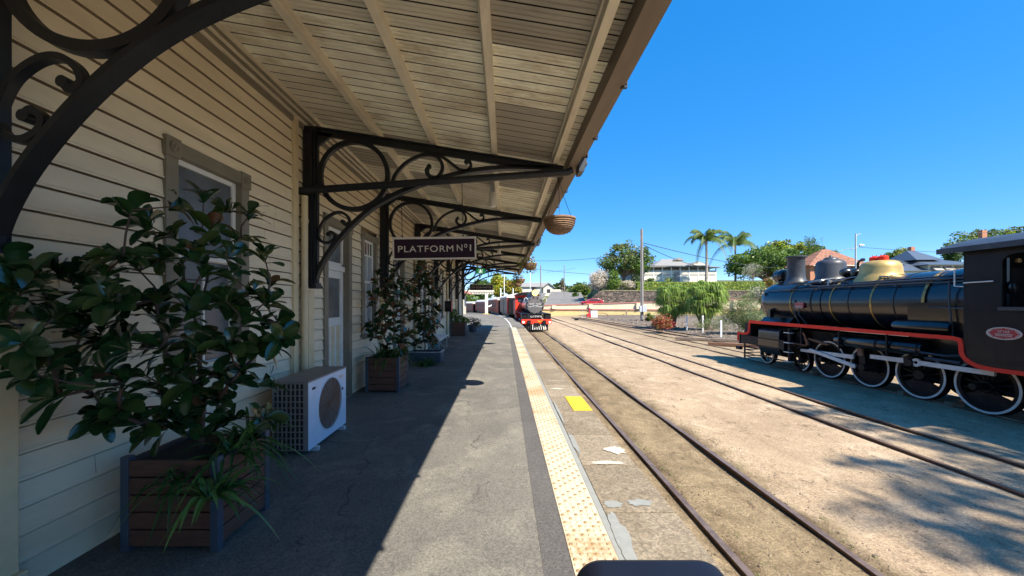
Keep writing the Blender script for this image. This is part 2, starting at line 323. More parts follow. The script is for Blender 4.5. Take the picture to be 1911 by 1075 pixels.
def tactile_mat():
    m = mat('tactile_tile', (.52, .45, .32), .65, var=.08, scale=9, bump=.2); n = m.node_tree.nodes; l = m.node_tree.links; p = n['Principled BSDF']
    src = p.inputs['Base Color'].links[0].from_socket; tc = n.new('ShaderNodeTexCoord')
    mp = n.new('ShaderNodeMapping'); mp.inputs['Scale'].default_value = (.5, 1, 1); l.new(tc.outputs['Object'], mp.inputs[0])
    a = n.new('ShaderNodeTexNoise'); a.inputs['Scale'].default_value = 1.15; a.inputs['Detail'].default_value = 3; l.new(mp.outputs[0], a.inputs[0])
    b = n.new('ShaderNodeTexNoise'); b.inputs['Scale'].default_value = 22; l.new(tc.outputs['Object'], b.inputs[0])
    ad = n.new('ShaderNodeMath'); ad.operation = 'MULTIPLY_ADD'; l.new(b.outputs[0], ad.inputs[0]); ad.inputs[1].default_value = .35; l.new(a.outputs[0], ad.inputs[2])
    r = n.new('ShaderNodeValToRGB'); r.color_ramp.elements[0].position = .68; r.color_ramp.elements[1].position = .88; r.color_ramp.elements[1].color = (.85, .85, .85, 1); l.new(ad.outputs[0], r.inputs[0])
    mx = n.new('ShaderNodeMix'); mx.data_type = 'RGBA'; l.new(r.outputs[0], mx.inputs[0]); l.new(src, mx.inputs[6]); mx.inputs[7].default_value = (.38, .19, .07, 1); l.new(mx.outputs[2], p.inputs['Base Color'])
    return m
M['tactile'] = tactile_mat()

# ------------------------------------------------------------------ setting: terrain, tracks
def clamp(x, a=0., b=1.): return max(a, min(b, x))
def sst(x): x = clamp(x); return x*x*(3-2*x)
def curve(Y): return 0. if Y < 23 else (Y-23)**2/540.
def drop(Y): return 0. if Y < 45 else 1.7*((Y-45)/85.)**1.2
GZ = -.80
def ground_h(x, y):
    z = GZ
    if y > 45: z -= min(drop(min(y, 140)), 1.9)*(1-sst((x-4)/8))
    hl = max(0., (y-80)*.1)
    hr = 4.7+max(0, (y-76.4))*.12 if y > 76.4 else 0
    k = sst((x/max(y, 1)-.222)/.03); k0 = sst((x+4)/14)
    h = (hl*(1-k)+hr*k)*k0
    if x < 4 and y > 140: h = max(h, 0)
    if x > 44 and y > 45: h = max(h, sst((y-45)/25)*4.4*sst((x-44)/5))
    h = min(h, 9)
    # rubble bank to the right of the tracks
    bank = sst((x-13.2-(max(0, 26-y)*.03))/2.2)*sst((y-12)/6)*.14
    return z+h+bank
def grid(xs, ys, hf):
    b = MB(); nx, ny = len(xs), len(ys)
    b.v = [(x, y, hf(x, y)) for y in ys for x in xs]
    for j in range(ny-1):
        for i in range(nx-1): b.f.append((j*nx+i, j*nx+i+1, (j+1)*nx+i+1, (j+1)*nx+i)); b.m.append(0)
    return b
rnd = random.Random(5)
def gx():
    xs = [-1500, -400, -120, -60, -30, -15, -8, -4, -2, 0, 1.2]; x = 1.4
    while x < 14: xs.append(x); x += .2
    while x < 60: xs.append(x); x += 1.2
    return xs+[64, 70, 80, 95, 120, 160, 250, 500, 1500]
def gy():
    ys = [-60, -20, -8, -4, -2, 0]; y = .5
    while y < 12: ys.append(y); y += .25
    while y < 40: ys.append(y); y += 1.
    while y < 62: ys.append(y); y += 2.
    ys += [66, 70, 76.3, 76.5]; y = 78
    while y < 170: ys.append(y); y += 5
    return ys+[200, 260, 400, 800, 1800]
def gh(x, y):
    z = ground_h(x, y)
    if -2 < y < 30 and 1.3 < x < 16:
        z += .018*math.sin(x*2.3+y*.7)*math.sin(y*.9+x)+.012*math.sin(5*x+1.3*y)
        for c in (2.14, 3.27, 6.44, 7.57):
            d = abs(x-c); z += -.03*math.exp(-(d/.12)**2)+.012*math.exp(-((d-.35)/.15)**2)
    return z
g = grid(gx(), gy(), gh)
for k, f in enumerate(g.f):
    cx = sum(g.v[i][0] for i in f)/4; cy = sum(g.v[i][1] for i in f)/4
    if cy > 76.4 or cx > 44 and cy > 45: g.m[k] = 2
    elif cx > 13.6+max(0, 26-cy)*.03 and cy > 12: g.m[k] = 1
    elif cx < -3 or (cy > 100): g.m[k] = 2
o = g.build('ground', [M['dirt'], M['rubble'], M['grassy']], smooth=60); tag(o, 'sandy rail yard dirt', kind='structure')
# road behind the parapet and the climbing road at left
r = MB(); N = 14
for i in range(N):
    t0, t1 = i/N, (i+1)/N
    def rd(t): return (7.4+44*t, 72.95-5.3*t)
    (xa, ya), (xb, yb) = rd(t0), rd(t1); za, zb = .35+.9*sst(t0*3), .35+.9*sst(t1*3)
    r.quad((xa, ya, za), (xb, yb, zb), (xb, max(yb+3, 75.9), zb+.1), (xa, max(ya+3, 75.9), za+.1))
r.quad((7.4, 75.95, .5), (16.5, 75.95, 1.5), (24, 120, 5.2), (15, 122, 5.2)); r.quad((2, 84, .6), (7.2, 83, .9), (13, 118, 4.6), (5, 118, 4.3))
tag(r.build('road', M['roadm']), kind='structure')

def rail(path, x_off, name, parent):
    b = MB(); prof = [(-.034, 0), (-.034, -.03), (-.012, -.045), (-.012, -.12), (.012, -.12), (.012, -.045), (.034, -.03), (.034, 0)]
    vs = []; n = len(path)
    for (x, y, z) in path:
        for (px, pz) in prof: vs.append((x+x_off+px, y, z+pz))
    m = len(prof); fs = [(i*m+k, i*m+(k+1) % m, (i+1)*m+(k+1) % m, (i+1)*m+k) for i in range(n-1) for k in range(m)]
    b.add(vs, fs)
    for k in range(len(b.f)): b.m[k] = 1 if k % m == m-1 else 0
    return b.build(name, [M['railside'], M['railtop']], parent)
def track(cx, y0, y1, label, f=lambda y: 0., lift=.0, sleepers=None):
    t = thing('railway_track', (cx, y0, -.75), label, 'railway track', 'tracks of the rail yard')
    ys = []; y = y0
    while y < y1: ys.append(y); y += .5 if y < 20 else 3
    ys.append(y1)
    path = [(cx-f(y), y, -.768+lift+.004*math.sin(y*1.3)-(drop(y) if cx < 6 else 0)) for y in ys]
    rail(path, -.565, 'rail', t); rail(path, .565, 'rail', t)
    if sleepers:
        b = MB(); y = sleepers[0]
        while y < sleepers[1]:
            b.box(cx-f(y)-1.0, cx-f(y)+1.0, y, y+.2, -.95, -.835+lift); y += .7
        b.build('sleepers', M['bark'], t)
    return t
track(2.705, -3, 130, 'platform track the oncoming steam train stands on', curve)
track(7.0, -3, 62, 'empty track between the oncoming train and the parked engine')
track(10.87, -3, 58, 'track carrying the parked black engine')
track(13.6, 19.5, 60, 'dark rails running past the foot of the rubble bank', lambda y: (y-19.5)*.06, .05, (19.5, 60))

# ------------------------------------------------------------------ platform
b = MB()
def pedge(Y): return 1.3-curve(Y)
Ys = [-6, -3, 0, 3, 6, 9, 12, 15, 18, 21, 24, 26, 28, 31, 34, 37, 40, 44, 48, 52, 56, 60, 65, 70, 75, 80, 90, 100, 112]
Ys = sorted(Ys+[25])
def strip(x0, x1, z, mats, name, y0=-6, y1=112, label=None):
    b = MB(); ys = [y for y in Ys if y0 <= y <= y1]
    if ys[0] > y0: ys = [y0]+ys
    if ys[-1] < y1: ys.append(y1)
    for a, c in zip(ys[:-1], ys[1:]):
        xa0 = x0-(curve(a) if x0 > -3 else 0); xa1 = x1-curve(a); xc0 = x0-(curve(c) if x0 > -3 else 0); xc1 = x1-curve(c)
        za, zc = z-drop(a), z-drop(c)
        b.quad((xa0, a, za), (xa1, a, za), (xc1, c, zc), (xc0, c, zc))
    return b, ys
Ys = [-25]+Ys
b, _ = strip(-9, .23, 0, None, '')
for a, c in zip(Ys[:-1], Ys[1:]):   # platform body beneath the coping
    if c > 24: b.quad((.23-curve(a), a, -drop(a)), (1.3-curve(a), a, -drop(a)), (1.3-curve(c), c, -drop(c)), (.23-curve(c), c, -drop(c)), 0)
    xa, xc = pedge(a)-.02, pedge(c)-.02
    b.quad((xa, a, -1.3-drop(a)), (xa, a, -.12-drop(a)), (xc, c, -.12-drop(c)), (xc, c, -1.3-drop(c)), 1)
tag(b.build('platform', [M['asphalt'], M['concrete']]), 'grey asphalt station platform', kind='structure')
b = MB(); b.box(.23, .41, -6, 24.2, -.08, .002); b.build('platform_band', M['asphalt2'])['kind'] = 'structure'
b = MB()
b.box(.412, .708, -6, 24.2, -.08, .002)
yt = -6.
while yt < 24.1: b.box(.413, .707, yt+.002, yt+.298, .0021, .006); yt += .3
y = 1.9
while y < 13:
    k = 0
    seg = 8 if y < 5 else 5
    for i in range(6):
        x = .4365+i*.0494
        b.lathe([(.0155, .006), (.0105, .0125)], (x, y, 0), seg=seg, cap=True, mi=1 if (i*7+int(y*20.2)*3) % 5 < 2 else 0)
    y += .0494
M['stud'] = mat('worn_rusty_stud', (.30, .20, .10), .6, var=.3, scale=20)
tag(b.build('tactile_paving', [M['tactile'], M['stud']], smooth=40), 'cream tactile warning strip', kind='structure')
b = MB(); rnd = random.Random(3); y = -5.2
joints = [2.06, 2.89, 3.73, 4.59, 5.56]
yy = [-5.4+.88*i for i in range(8)]+joints+[5.56+.9*i for i in range(1, 21)]
for i in range(len(yy)-1):
    h = rnd.uniform(-.002, .002); b.box(.765, 1.30+rnd.uniform(-.008, .008), yy[i]+.010, yy[i+1]-.010, -.16, h, 3 if i % 3 == 1 else 0)
b.box(.7085, .764, -6, 23.6, -.2, .001, 1); b.box(.765, 1.28, -6, 23.6, -.17, -.014, 2)
tag(b.build('platform_coping', [M['concrete'], M['patch'], M['groove'], M['concrete2']], bevel=.008), 'concrete coping slabs', kind='structure')
def blotch(name, mats, cx, cy, rx, ry, z, n=26, seed=1, rough=.35):
    rr = random.Random(seed); b = MB(); pts = []
    for i in range(n):
        a = 2*math.pi*i/n; q = 1+rr.uniform(-rough, rough); pts.append((cx+rx*q*math.cos(a), cy+ry*q*math.sin(a), z))
    b.add(pts, [tuple(range(n))]); return b.build(name, mats)
b = MB(); b.box(1.02, 1.30, 5.6, 6.42, -.001, .009); tag(b.build('paint_mark', M['yellow'], bevel=.002), 'yellow painted rectangle on coping', kind='structure')

for i, (cx, cy, rx, ry) in enumerate([(.86, 3.0, .07, .05), (1.08, 3.02, .10, .05), (.80, 2.62, .05, .25), (.79, 2.35, .04, .2), (1.02, 3.77, .18, .035), (.79, 4.3, .03, .3), (.97, 7.0, .12, .04), (.79, 5.6, .02, .6), (1.2, 4.08, .095, .10), (1.12, 4.1, .05, .05)]):
    tag(blotch('cement_patch', M['patch'] if i not in (4, 6, 8, 9) else M['wpaint'], cx, cy, rx, ry, .0040+.0006*i, seed=i, rough=.22), kind='structure')
# curved white edge line beyond the tactile strip
b, _ = strip(.40, .47, .012, None, '', 24.2, 60); tag(b.build('edge_line', M['polew']), kind='structure')
# a cement skirt where the wall meets the platform
# ------------------------------------------------------------------ station building
WX = -2.70; YE = 24.3
st = thing('station_building', (WX, 0, 0), 'cream weatherboard station building with a deep boarded awning over the platform', 'building')
opens = [(2.98, 3.95, 1.02, 2.92, 'window'), (5.60, 6.60, 0.0, 2.93, 'door'), (7.08, 7.95, 1.0, 2.95, 'window'), (9.1, 10.1, 0, 2.93, 'door'),
         (12.0, 12.9, 1.0, 2.95, 'window'), (13.3, 14.3, 0, 2.93, 'door'), (15.6, 16.5, 1.0, 2.95, 'window'), (18.3, 19.3, 0, 2.93, 'door'), (21.3, 22.2, 1.0, 2.95, 'window')]
b = MB(); z = 0.0; BH = .152
while z < 4.2:
    z1 = min(z+BH, 4.2); zm = (z+z1)/2
    cuts = sorted((a, c) for (a, c, lo, hi, _) in opens if lo-.02 < zm < hi+.02); y = -24
    iv = []
    for a, c in cuts: iv.append((y, a)); y = c
    iv.append((y, YE))
    for a, c in iv:
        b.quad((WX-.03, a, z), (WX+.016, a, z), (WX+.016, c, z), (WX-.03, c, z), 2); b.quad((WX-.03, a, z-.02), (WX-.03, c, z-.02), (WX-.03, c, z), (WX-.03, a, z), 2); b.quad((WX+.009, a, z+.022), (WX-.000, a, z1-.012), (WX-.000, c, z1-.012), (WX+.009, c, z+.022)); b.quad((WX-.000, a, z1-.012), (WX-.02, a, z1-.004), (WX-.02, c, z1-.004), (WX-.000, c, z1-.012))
        b.quad((WX+.016, a, z), (WX+.016, a, z+.012), (WX+.016, c, z+.012), (WX+.016, c, z)); b.quad((WX+.016, a, z+.012), (WX+.009, a, z+.022), (WX+.009, c, z+.022), (WX+.016, c, z+.012))
    z = z1
rj = random.Random(31); z = 0.
while z < 4.1:   # butt joints between board lengths
    for yj in (rj.uniform(-4, 2.9), rj.uniform(4.1, 5.3), rj.uniform(6.7, 7.0), rj.uniform(8.2, 8.9), rj.uniform(10.3, 11.8), rj.uniform(14.5, 15.4)):
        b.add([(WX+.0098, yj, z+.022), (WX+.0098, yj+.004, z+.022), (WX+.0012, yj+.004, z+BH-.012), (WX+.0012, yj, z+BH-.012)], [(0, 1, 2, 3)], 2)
    z += BH
b.box(WX-.35, WX-.12, -24, YE, 0, 4.3, 1); b.box(WX-.35, WX+.016, YE, YE+.03, 0, 4.2, 1)
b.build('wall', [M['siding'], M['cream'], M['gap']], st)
# doors and windows
def window(y0, y1, z0, z1, idx):
    t = MB(); a = .115; e = .03
    for (ya, yb) in ((y0, y0+a), (y1-a, y1)): t.box(WX-.05, WX+e, ya, yb, z0, z1)
    t.box(WX-.05, WX+e+.004, y0+a, y1-a, z1-a, z1)
    for ya in (y0-.012, y1-a-.012):   # corner blocks with a turned roundel
        t.box(WX-.02, WX+e+.014, ya, ya+a+.024, z1-a-.03, z1+.012)
        t.lathe([(.042, e+.014), (.042, e+.026), (.03, e+.026), (.03, e+.018), (.014, e+.018), (.012, e+.030), (.004, e+.032)], (WX, ya+a/2+.012, z1-a/2-.01), 'x', 16)
    t.box(WX-.05, WX+.07, y0-.05, y1+.05, z0-.05, z0-.002)
    fr = t.build('window', M['trim'], st, bevel=.004)
    s = MB(); zi0, zi1, yi0, yi1 = z0, z1-a, y0+a, y1-a; zm = zi0+(zi1-zi0)*.55; q = .045
    for (za, zb, x) in ((zm-.02, zi1, WX-.03), (zi0, zm+.02, WX-.055)):
        s.box(x-.035, x, yi0, yi0+q, za, zb); s.box(x-.035, x, yi1-q, yi1, za, zb)
        s.box(x-.035, x-.001, yi0+q, yi1-q, zb-q, zb); s.box(x-.035, x-.001, yi0+q, yi1-q, za, za+q)
        if idx or za < zm-.1: s.box(x-.03, x-.003, (yi0+yi1)/2-.012, (yi0+yi1)/2+.012, za+q, zb-q)
    zt = zi1-.30
    if idx: s.box(WX-.063, WX-.032, yi0+q, yi1-q, zt-.014, zt+.014)
    for k in ((1, 3) if idx else ()): yk = yi0+q+(yi1-yi0-2*q)*k/4; s.box(WX-.06, WX-.034, yk-.01, yk+.01, zt+.014, zi1-q)
    s.build('sash', M['white'], fr, bevel=.003)
    gl = MB(); gl.box(WX-.056, WX-.05, yi0+q, yi1-q, zm, zt, 0); gl.box(WX-.08, WX-.074, yi0+q, yi1-q, zi0+q, zm, 0)
    for k in range(4):
        w4 = (yi1-yi0-2*q)/4; gl.box(WX-.056, WX-.05, yi0+q+k*w4, yi0+q+(k+1)*w4, zt, zi1-q, [1, 2, 2, 1][k])
    gl.build('pane', [M['glass'] if idx == 0 else M['curtain'], M['glass_green'] if idx else M['glass'], M['glass_red'] if idx else M['glass']], fr)
def door(y0, y1, z1, idx):
    t = MB(); a = .12; e = .035
    t.box(WX-.16, WX+e, y0, y0+a, 0, z1); t.box(WX-.16, WX+e, y1-a, y1, 0, z1); t.box(WX-.16, WX+e+.004, y0+a, y1-a, z1-a, z1)
    for ya in (y0-.012, y1-a-.012): t.box(WX-.02, WX+e+.014, ya, ya+a+.024, z1-a-.03, z1+.012)
    t.box(WX-.14, WX+.05, y0, y1, -.01, .03); fr = t.build('door', M['trim'], st, bevel=.004)
    l = MB(); x0, x1 = WX-.115, WX-.07; ya, yb = y0+a, y1-a; q = .10; zt = 2.12
    l.box(x0, x1, ya, ya+q, .03, zt); l.box(x0, x1, yb-q, yb, .03, zt)
    for za, zb in ((.03, .22), (1.22, 1.36), (2.0, 2.12)): l.box(x0, x1, ya+q, yb-q, za, zb)
    wd = (yb-ya-2*q)/3
    for k in (1, 2): l.box(x0, x1, ya+q+wd*k-.02, ya+q+wd*k+.02, .22, 1.22)
    l.box(x0, x0+.014, ya+q, yb-q, .22, 1.22, 1)
    l.box(x0-.005, x1+.03, ya, yb, zt+.002, zt+.09); l.box(x0, x1, ya, ya+.06, zt+.09, z1-a); l.box(x0, x1, yb-.06, yb, zt+.09, z1-a); l.box(x0, x1, ya, yb, z1-a-.06, z1-a)
    l.box(x0, x1, ya, yb, zt+.09, zt+.14)
    l.build('door_leaf', [M['white'], M['cream']], fr, bevel=.004)
    gl = MB(); gl.box(x0+.01, x0+.02, ya+q, yb-q, 1.36, 2.0, 0); gl.box(x0+.01, x0+.02, ya+.06, yb-.06, zt+.14, z1-a-.06, 1); gl.build('pane', [M['cream'] if idx == 0 else M['glass'], M['glass']], fr)
    h = MB(); h.lathe([(.012, 0), (.012, .03), (.028, .035), (.03, .05), (.02, .062), (.004, .066)], (x1, ya+.05, 1.02), 'x', 14); h.build('door_knob', M['brass'], fr)
for i, (a, c, lo, hi, k) in enumerate(opens): (window(a, c, lo, hi, i) if k == 'window' else door(a, c, hi, i))
# corner board and downpipe beside bracket posts
b = MB(); b.box(WX-.01, WX+.035, 4.78, 4.885, 0, 4.05); b.build('corner_board', M['cream'], st, bevel=.004)
def wallpipe(y):
    b = MB(); b.tube([(WX+.075, y, .12), (WX+.075, y, 3.0)], .042, 14)
    b.tube([(WX+.075, y, .12), (WX+.085, y, .05), (WX+.14, y, .01)], .042, 14)
    for z in (.55, 1.75, 2.65): b.lathe([(.049, z), (.049, z+.045)], (WX+.075, y, 0), seg=14)
    b.build('downpipe', M['cream'], st, smooth=40)
wallpipe(4.955); wallpipe(11.15); wallpipe(17.35)
# awning: boards, purlins, fascia, gutter, roof
def cz(x): return EYE+2.067-.1667*x
aw = MB(); y = -24.5; bi = 0; rr = random.Random(11); AX0, AX1 = WX-.05, .86  # awning, wall and roof extended unseen behind the camera to cut frontal skylight
xcuts = [AX0, -1.738, -.962, -.136, .678, AX1]
while y < YE-.01:
    y1 = min(y+.148, YE)
    blk = int(math.floor((y+6)/.74))
    for k in range(5):
        rk = random.Random(abs(blk)*7+ (0 if k % 2 else 3) + (k//2)*13).random()
        near = y < 2.9
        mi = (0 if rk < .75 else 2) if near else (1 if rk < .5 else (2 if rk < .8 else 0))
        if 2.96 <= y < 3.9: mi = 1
        xa, xb = xcuts[k], xcuts[k+1]
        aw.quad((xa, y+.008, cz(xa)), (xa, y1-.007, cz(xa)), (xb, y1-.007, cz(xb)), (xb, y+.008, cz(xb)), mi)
        for gk in (1, 2):   # beads along the board
            yg = y+.148*gk/3
            aw.add([(xa, yg-.004, cz(xa)-.0015), (xb, yg-.004, cz(xb)-.0015), (xb, yg+.004, cz(xb)-.0015), (xa, yg+.004, cz(xa)-.0015), (xa, yg, cz(xa)-.006), (xb, yg, cz(xb)-.006)], [(0, 1, 5, 4), (4, 5, 2, 3)], mi)
    y = y1; bi += 1
aw.quad((AX0, -24.5, cz(AX0)+.012), (AX1, -24.5, cz(AX1)+.012), (AX1, YE, cz(AX1)+.012), (AX0, YE, cz(AX0)+.012), 3)
ce = aw.build('awning_ceiling', [M['ceil_a'], M['ceil_b'], M['ceil_c'], M['groove']], st)
b = MB(); b.quad((WX-.2, -24.6, cz(WX)+.16), (1.0, -24.6, cz(1.0)+.16), (1.0, YE+.1, cz(1.0)+.16), (WX-.2, YE+.1, cz(WX)+.16))
b.quad((WX-.2, -24.6, cz(WX)+.14), (WX-.2, YE+.1, cz(WX)+.14), (1.0, YE+.1, cz(1)+.14), (1.0, -24.6, cz(1)+.14))
b.prism([(WX-.2, cz(WX)+.16), (WX-4.5, 6.6), (WX-8.8, 4.2), (WX-8.8, 4.0), (WX-.2, cz(WX)-.1)], 'y', -24.6, YE+.1)
b.build('roof', M['roofing'], st)
for x in (-1.738, -.962, -.136, .678):
    b = MB(); h = .095; wd = .035
    b.prism([(x-wd, cz(x)+.01), (x-wd, cz(x)-h), (x+wd, cz(x)-h), (x+wd, cz(x)+.01)], 'y', -24.5, YE)
    b.prism([(x-wd-.02, cz(x)+.008), (x-wd-.02, cz(x)-.025), (x-wd-.001, cz(x)-.025), (x-wd-.001, cz(x)+.008)], 'y', -24.5, YE)
    b.build('purlin', M['purlin'], st, bevel=.003)
b = MB()
for k, (dx, dz) in enumerate([(.17, .03), (.145, .055), (.12, .07), (.085, .10), (.06, .13), (.032, .20)]):
    z1 = cz(WX+dx)+.01; b.box(WX-.02, WX+dx, -24.5, YE, z1-dz-.02, z1-k*.0005, k % 2)
b.build('cornice', [M['purlin'], M['trim']], st, bevel=.004)
b = MB(); b.box(.83, .945, -24.5, YE+.02, 3.375, 3.60)
b.build('fascia', M['fascia'], st, bevel=.005)
b = MB(); pr = [(.948, 3.46), (1.03, 3.46), (1.045, 3.49), (1.045, 3.59), (1.055, 3.60), (1.055, 3.615), (1.035, 3.615), (1.032, 3.50), (1.022, 3.475), (.96, 3.475), (.955, 3.6), (.948, 3.6)]
b.prism(pr, 'y', -24.6, YE+.1)
rr = random.Random(4); y = -5
while y < YE: b.box(1.0, 1.052, y, y+.03, 3.448, 3.4605, 1); b.box(1.046, 1.054, y, y+.03, 3.4605, 3.52, 1); y += 1.03
b.build('gutter', [M['fascia'], M['iron']], st)
# ornate iron brackets
def q3(cx, cy, D=5.1): return ((cx/2.6875+540-VX)*D/F, EYE+(VY-(cy/2.6875+220))*D/F)
def make_bracket(Y):
    b = MB(); y0, y1 = Y-.022, Y+.022
    PXR = q3(140, 0)[0]; PXL = WX+.02
    zt = q3(0, 55)[1]; zb = q3(0, 845)[1]
    b.box(PXL, PXR, Y-.06, Y+.06, zb-.0, zt)   # upper post
    b.box(PXL, PXR-.03, Y-.085, Y-.062, zb+.05, zt-.05); b.box(PXL, PXR+.012, Y-.03, Y+.03, zb+.03, zt-.02)
    b.box(PXL, PXR+.03, Y-.095, Y+.095, zb-.03, zb+.012); b.box(PXL, PXR+.015, Y-.08, Y+.08, zb+.012, zb+.045)
    b.box(PXL, PXR+.02, Y-.08, Y+.08, zt-.06, zt+.0)
    A = q3(140, 70); B = q3(1372, 268)
    b.ribbon([A, B], .095, Y-.022, Y+.022); b.ribbon([(A[0], A[1]+.047), (B[0], B[1]+.047)], .02, Y-.05, Y+.05)
    g1, g2, g3 = q3(138, 75), q3(225, 85), q3(138, 150); b.prism([g3, g2, g1], 'y', y0, y1)
    cc = q3(325, 290); rad = .455
    b.ribbon([(cc[0]+rad*math.cos(a), cc[1]+rad*math.sin(a)) for a in [2*math.pi*k/64 for k in range(65)]], .058, Y-.03, Y+.03)
    arc = smooth_curve([q3(*p) for p in [(128, 845), (150, 770), (200, 680), (285, 575), (385, 482), (480, 418), (600, 362), (730, 318), (880, 280), (1000, 262), (1120, 256), (1300, 262)]], 6)
    b.ribbon(arc, .03, Y-.047, Y+.047); b.ribbon([(p[0]-.012, p[1]+.027) for p in arc], .042, y0, y1)
    def scroll(pts, w0=.044, bulb=.058):
        c = smooth_curve([q3(*p) for p in pts], 7); n = len(c); ws = [w0]*n
        for i in range(n):
            t = (i-n*.72)/(n*.28)
            if t > 0: ws[i] = w0+(bulb-w0)*math.sin(min(1, t)*math.pi)**1
        b.ribbon(c, ws, y0, y1); e = c[-1]; b.lathe([(.001, y0-.002), (.03, y0-.002), (.03, y1+.002), (.001, y1+.002)], (e[0], 0, e[1]), 'y', 14)
    scroll([(512, 350), (530, 290), (580, 232), (640, 197), (695, 183), (740, 195), (766, 232), (764, 270), (738, 300), (706, 296), (690, 268), (702, 244)])
    scroll([(742, 182), (795, 215), (850, 258), (888, 266), (910, 245), (905, 222), (888, 222)], .036, .045)
    scroll([(142, 610), (152, 560), (178, 512), (222, 480), (262, 475), (293, 495), (302, 522), (284, 536), (270, 522)], .034, .045)
    scroll([(142, 590), (160, 618), (192, 627), (222, 612), (230, 588), (212, 574), (198, 584)], .034, .045)
    return b.build('bracket', M['iron'], st, smooth=30)
BY = [1.88]+[5.1+3.1*k for k in range(7)]
for k, Y in enumerate(BY):
    make_bracket(Y)
    b = MB(); zb = 1.80; yb_ = Y+(.15 if k == 0 else .075); b.box(WX+.015, q3(112, 0)[0], Y-.075, yb_, 0, zb-.03); b.box(WX+.015, q3(125, 0)[0], Y-.09, yb_+.015, 0, .16); b.build('pilaster', M['cream'], st, bevel=.006)
for Y in (5.0, 11.2, 17.4):
    b = MB(); a = q3(85, 385); c = q3(1385, 295); b.tube([(a[0]-.06, Y-.07, a[1]-.005), (a[0], Y-.07, a[1]), (c[0], Y-.07, c[1]), (c[0]+.06, Y-.07, c[1]+.03)], .047, 14)
    b.build('drain_pipe', M['iron'], st, smooth=40)
    b = MB(); b.prism([(.95, 3.28), (1.0, 3.28), (1.025, 3.30), (1.03, 3.36), (1.06, 3.375), (1.065, 3.40), (1.05, 3.41), (1.05, 3.455), (.95, 3.455)], 'y', Y-.16, Y+.05); b.prism([(1.056, 3.45), (1.07, 3.47), (1.072, 3.56), (1.10, 3.59), (1.09, 3.63), (1.056, 3.63)], 'y', Y-.16, Y+.05)
    b.build('rainwater_head', M['chim'], st, bevel=.004)
# ------------------------------------------------------------------ signs
def text_mesh(body, size, mats, name, parent, M4, ext=.004, align='CENTER', font=None, space=1.12, fit=None):
    c = bpy.data.curves.new('t', 'FONT'); c.body = body; c.size = size; c.extrude = ext; c.align_x = align; c.align_y = 'CENTER'; c.space_character = space; c.offset = 0
    o = bpy.data.objects.new('t', c); C.objects.link(o); dg = bpy.context.evaluated_depsgraph_get(); dg.update()
    me = bpy.data.meshes.new_from_object(o.evaluated_get(dg)); bpy.data.objects.remove(o)
    if fit:
        xs = [v.co.x for v in me.vertices]; ys = [v.co.y for v in me.vertices]; mx_, my_ = (min(xs)+max(xs))/2, (min(ys)+max(ys))/2
        me.transform(Matrix.Diagonal((fit/(max(xs)-min(xs)), size/(max(ys)-min(ys)), 1, 1)) @ Matrix.Translation((-mx_, -my_, 0)))
    me.transform(M4); me.materials.clear(); me.materials.append(mats); me.name = name
    q = bpy.data.objects.new(name, me); C.objects.link(q)
    if parent is not None: q.parent = parent
    W[q.name] = Vector(W[parent.name]) if parent is not None else Vector((0, 0, 0)); return q
def facing(x, y, z, rz=0, ry=0, sx=1): return Matrix.Translation((x, y, z)) @ Matrix.Rotation(rz, 4, 'Z') @ Matrix.Rotation(R(90), 4, 'X') @ Matrix.Diagonal((sx, 1, 1, 1))
def hang_sign(name, cx, Y, zc, wd, ht, parts, label, rodtop, roll=0, yaw=0, rodx=(-.35, .35)):
    t = thing(name, (cx, Y, zc), label, 'hanging sign'); t.rotation_euler = (0, -roll, yaw)
    b = MB(); b.box(-wd/2, wd/2, -.018, .018, -ht/2, ht/2)
    p = b.build('board', M['sign']); p.parent = t
    b = MB(); e = .022
    for y0, y1 in ((-.026, -.0185), (.0185, .026)):
        b.box(-wd/2, wd/2, y0, y1, ht/2-e, ht/2); b.box(-wd/2, wd/2, y0, y1, -ht/2, -ht/2+e); b.box(-wd/2, -wd/2+e, y0, y1, -ht/2+e, ht/2-e); b.box(wd/2-e, wd/2, y0, y1, -ht/2+e, ht/2-e)
    b.box(-wd/2-.006, wd/2+.006, -.02, .02, ht/2, ht/2+.008); p = b.build('border', M['signc']); p.parent = t
    for (s, sz, x, z, sx) in parts: 
        q = text_mesh(s, sz, M['signc'], 'lettering', None, facing(x, -.021, z), fit=sx); q.parent = t
    for rx, top in zip(rodx, rodtop):
        b = MB(); b.tube([(rx, 0, ht/2), (rx, 0, top-zc)], .005, 6); b.lathe([(.012, 0), (.012, .03)], (rx, 0, ht/2), seg=8); q = b.build('hanger_rod', M['iron']); q.parent = t
    return t
hang_sign('platform_sign', XP(811.5, 5.12), 5.12, ZP(464, 5.12), 1.12, .30, [('PLATFORM', .085, -.118, -.004, .735), ('N', .085, .335, .004, .075), ('o', .05, .418, .03, .042), ('I', .085, .482, .004, .017)],
          'dark maroon hanging sign reading PLATFORM No1', (3.02, 3.28), roll=R(1.3), yaw=R(4), rodx=(-.43, .385))
hang_sign('office_sign', XP(898.5, 18.6), 18.6, ZP(536.5, 18.6), 1.14, .28, [('STATION MASTER', .10, 0, 0, .98)], 'small dark hanging sign reading STATION MASTER', (3.4, 3.35))
t = thing('exit_sign', (XP(897, 16.5), 16.5, ZP(506, 16.5)), 'green exit sign hung under the awning', 'exit sign'); e0 = W[t.name]
b = MB(); b.box(e0.x-.19, e0.x+.19, 16.49, 16.54, e0.z-.11, e0.z+.11); b.build('sign_box', M['exitg'], t)
b = MB(); x, z = e0.x, e0.z
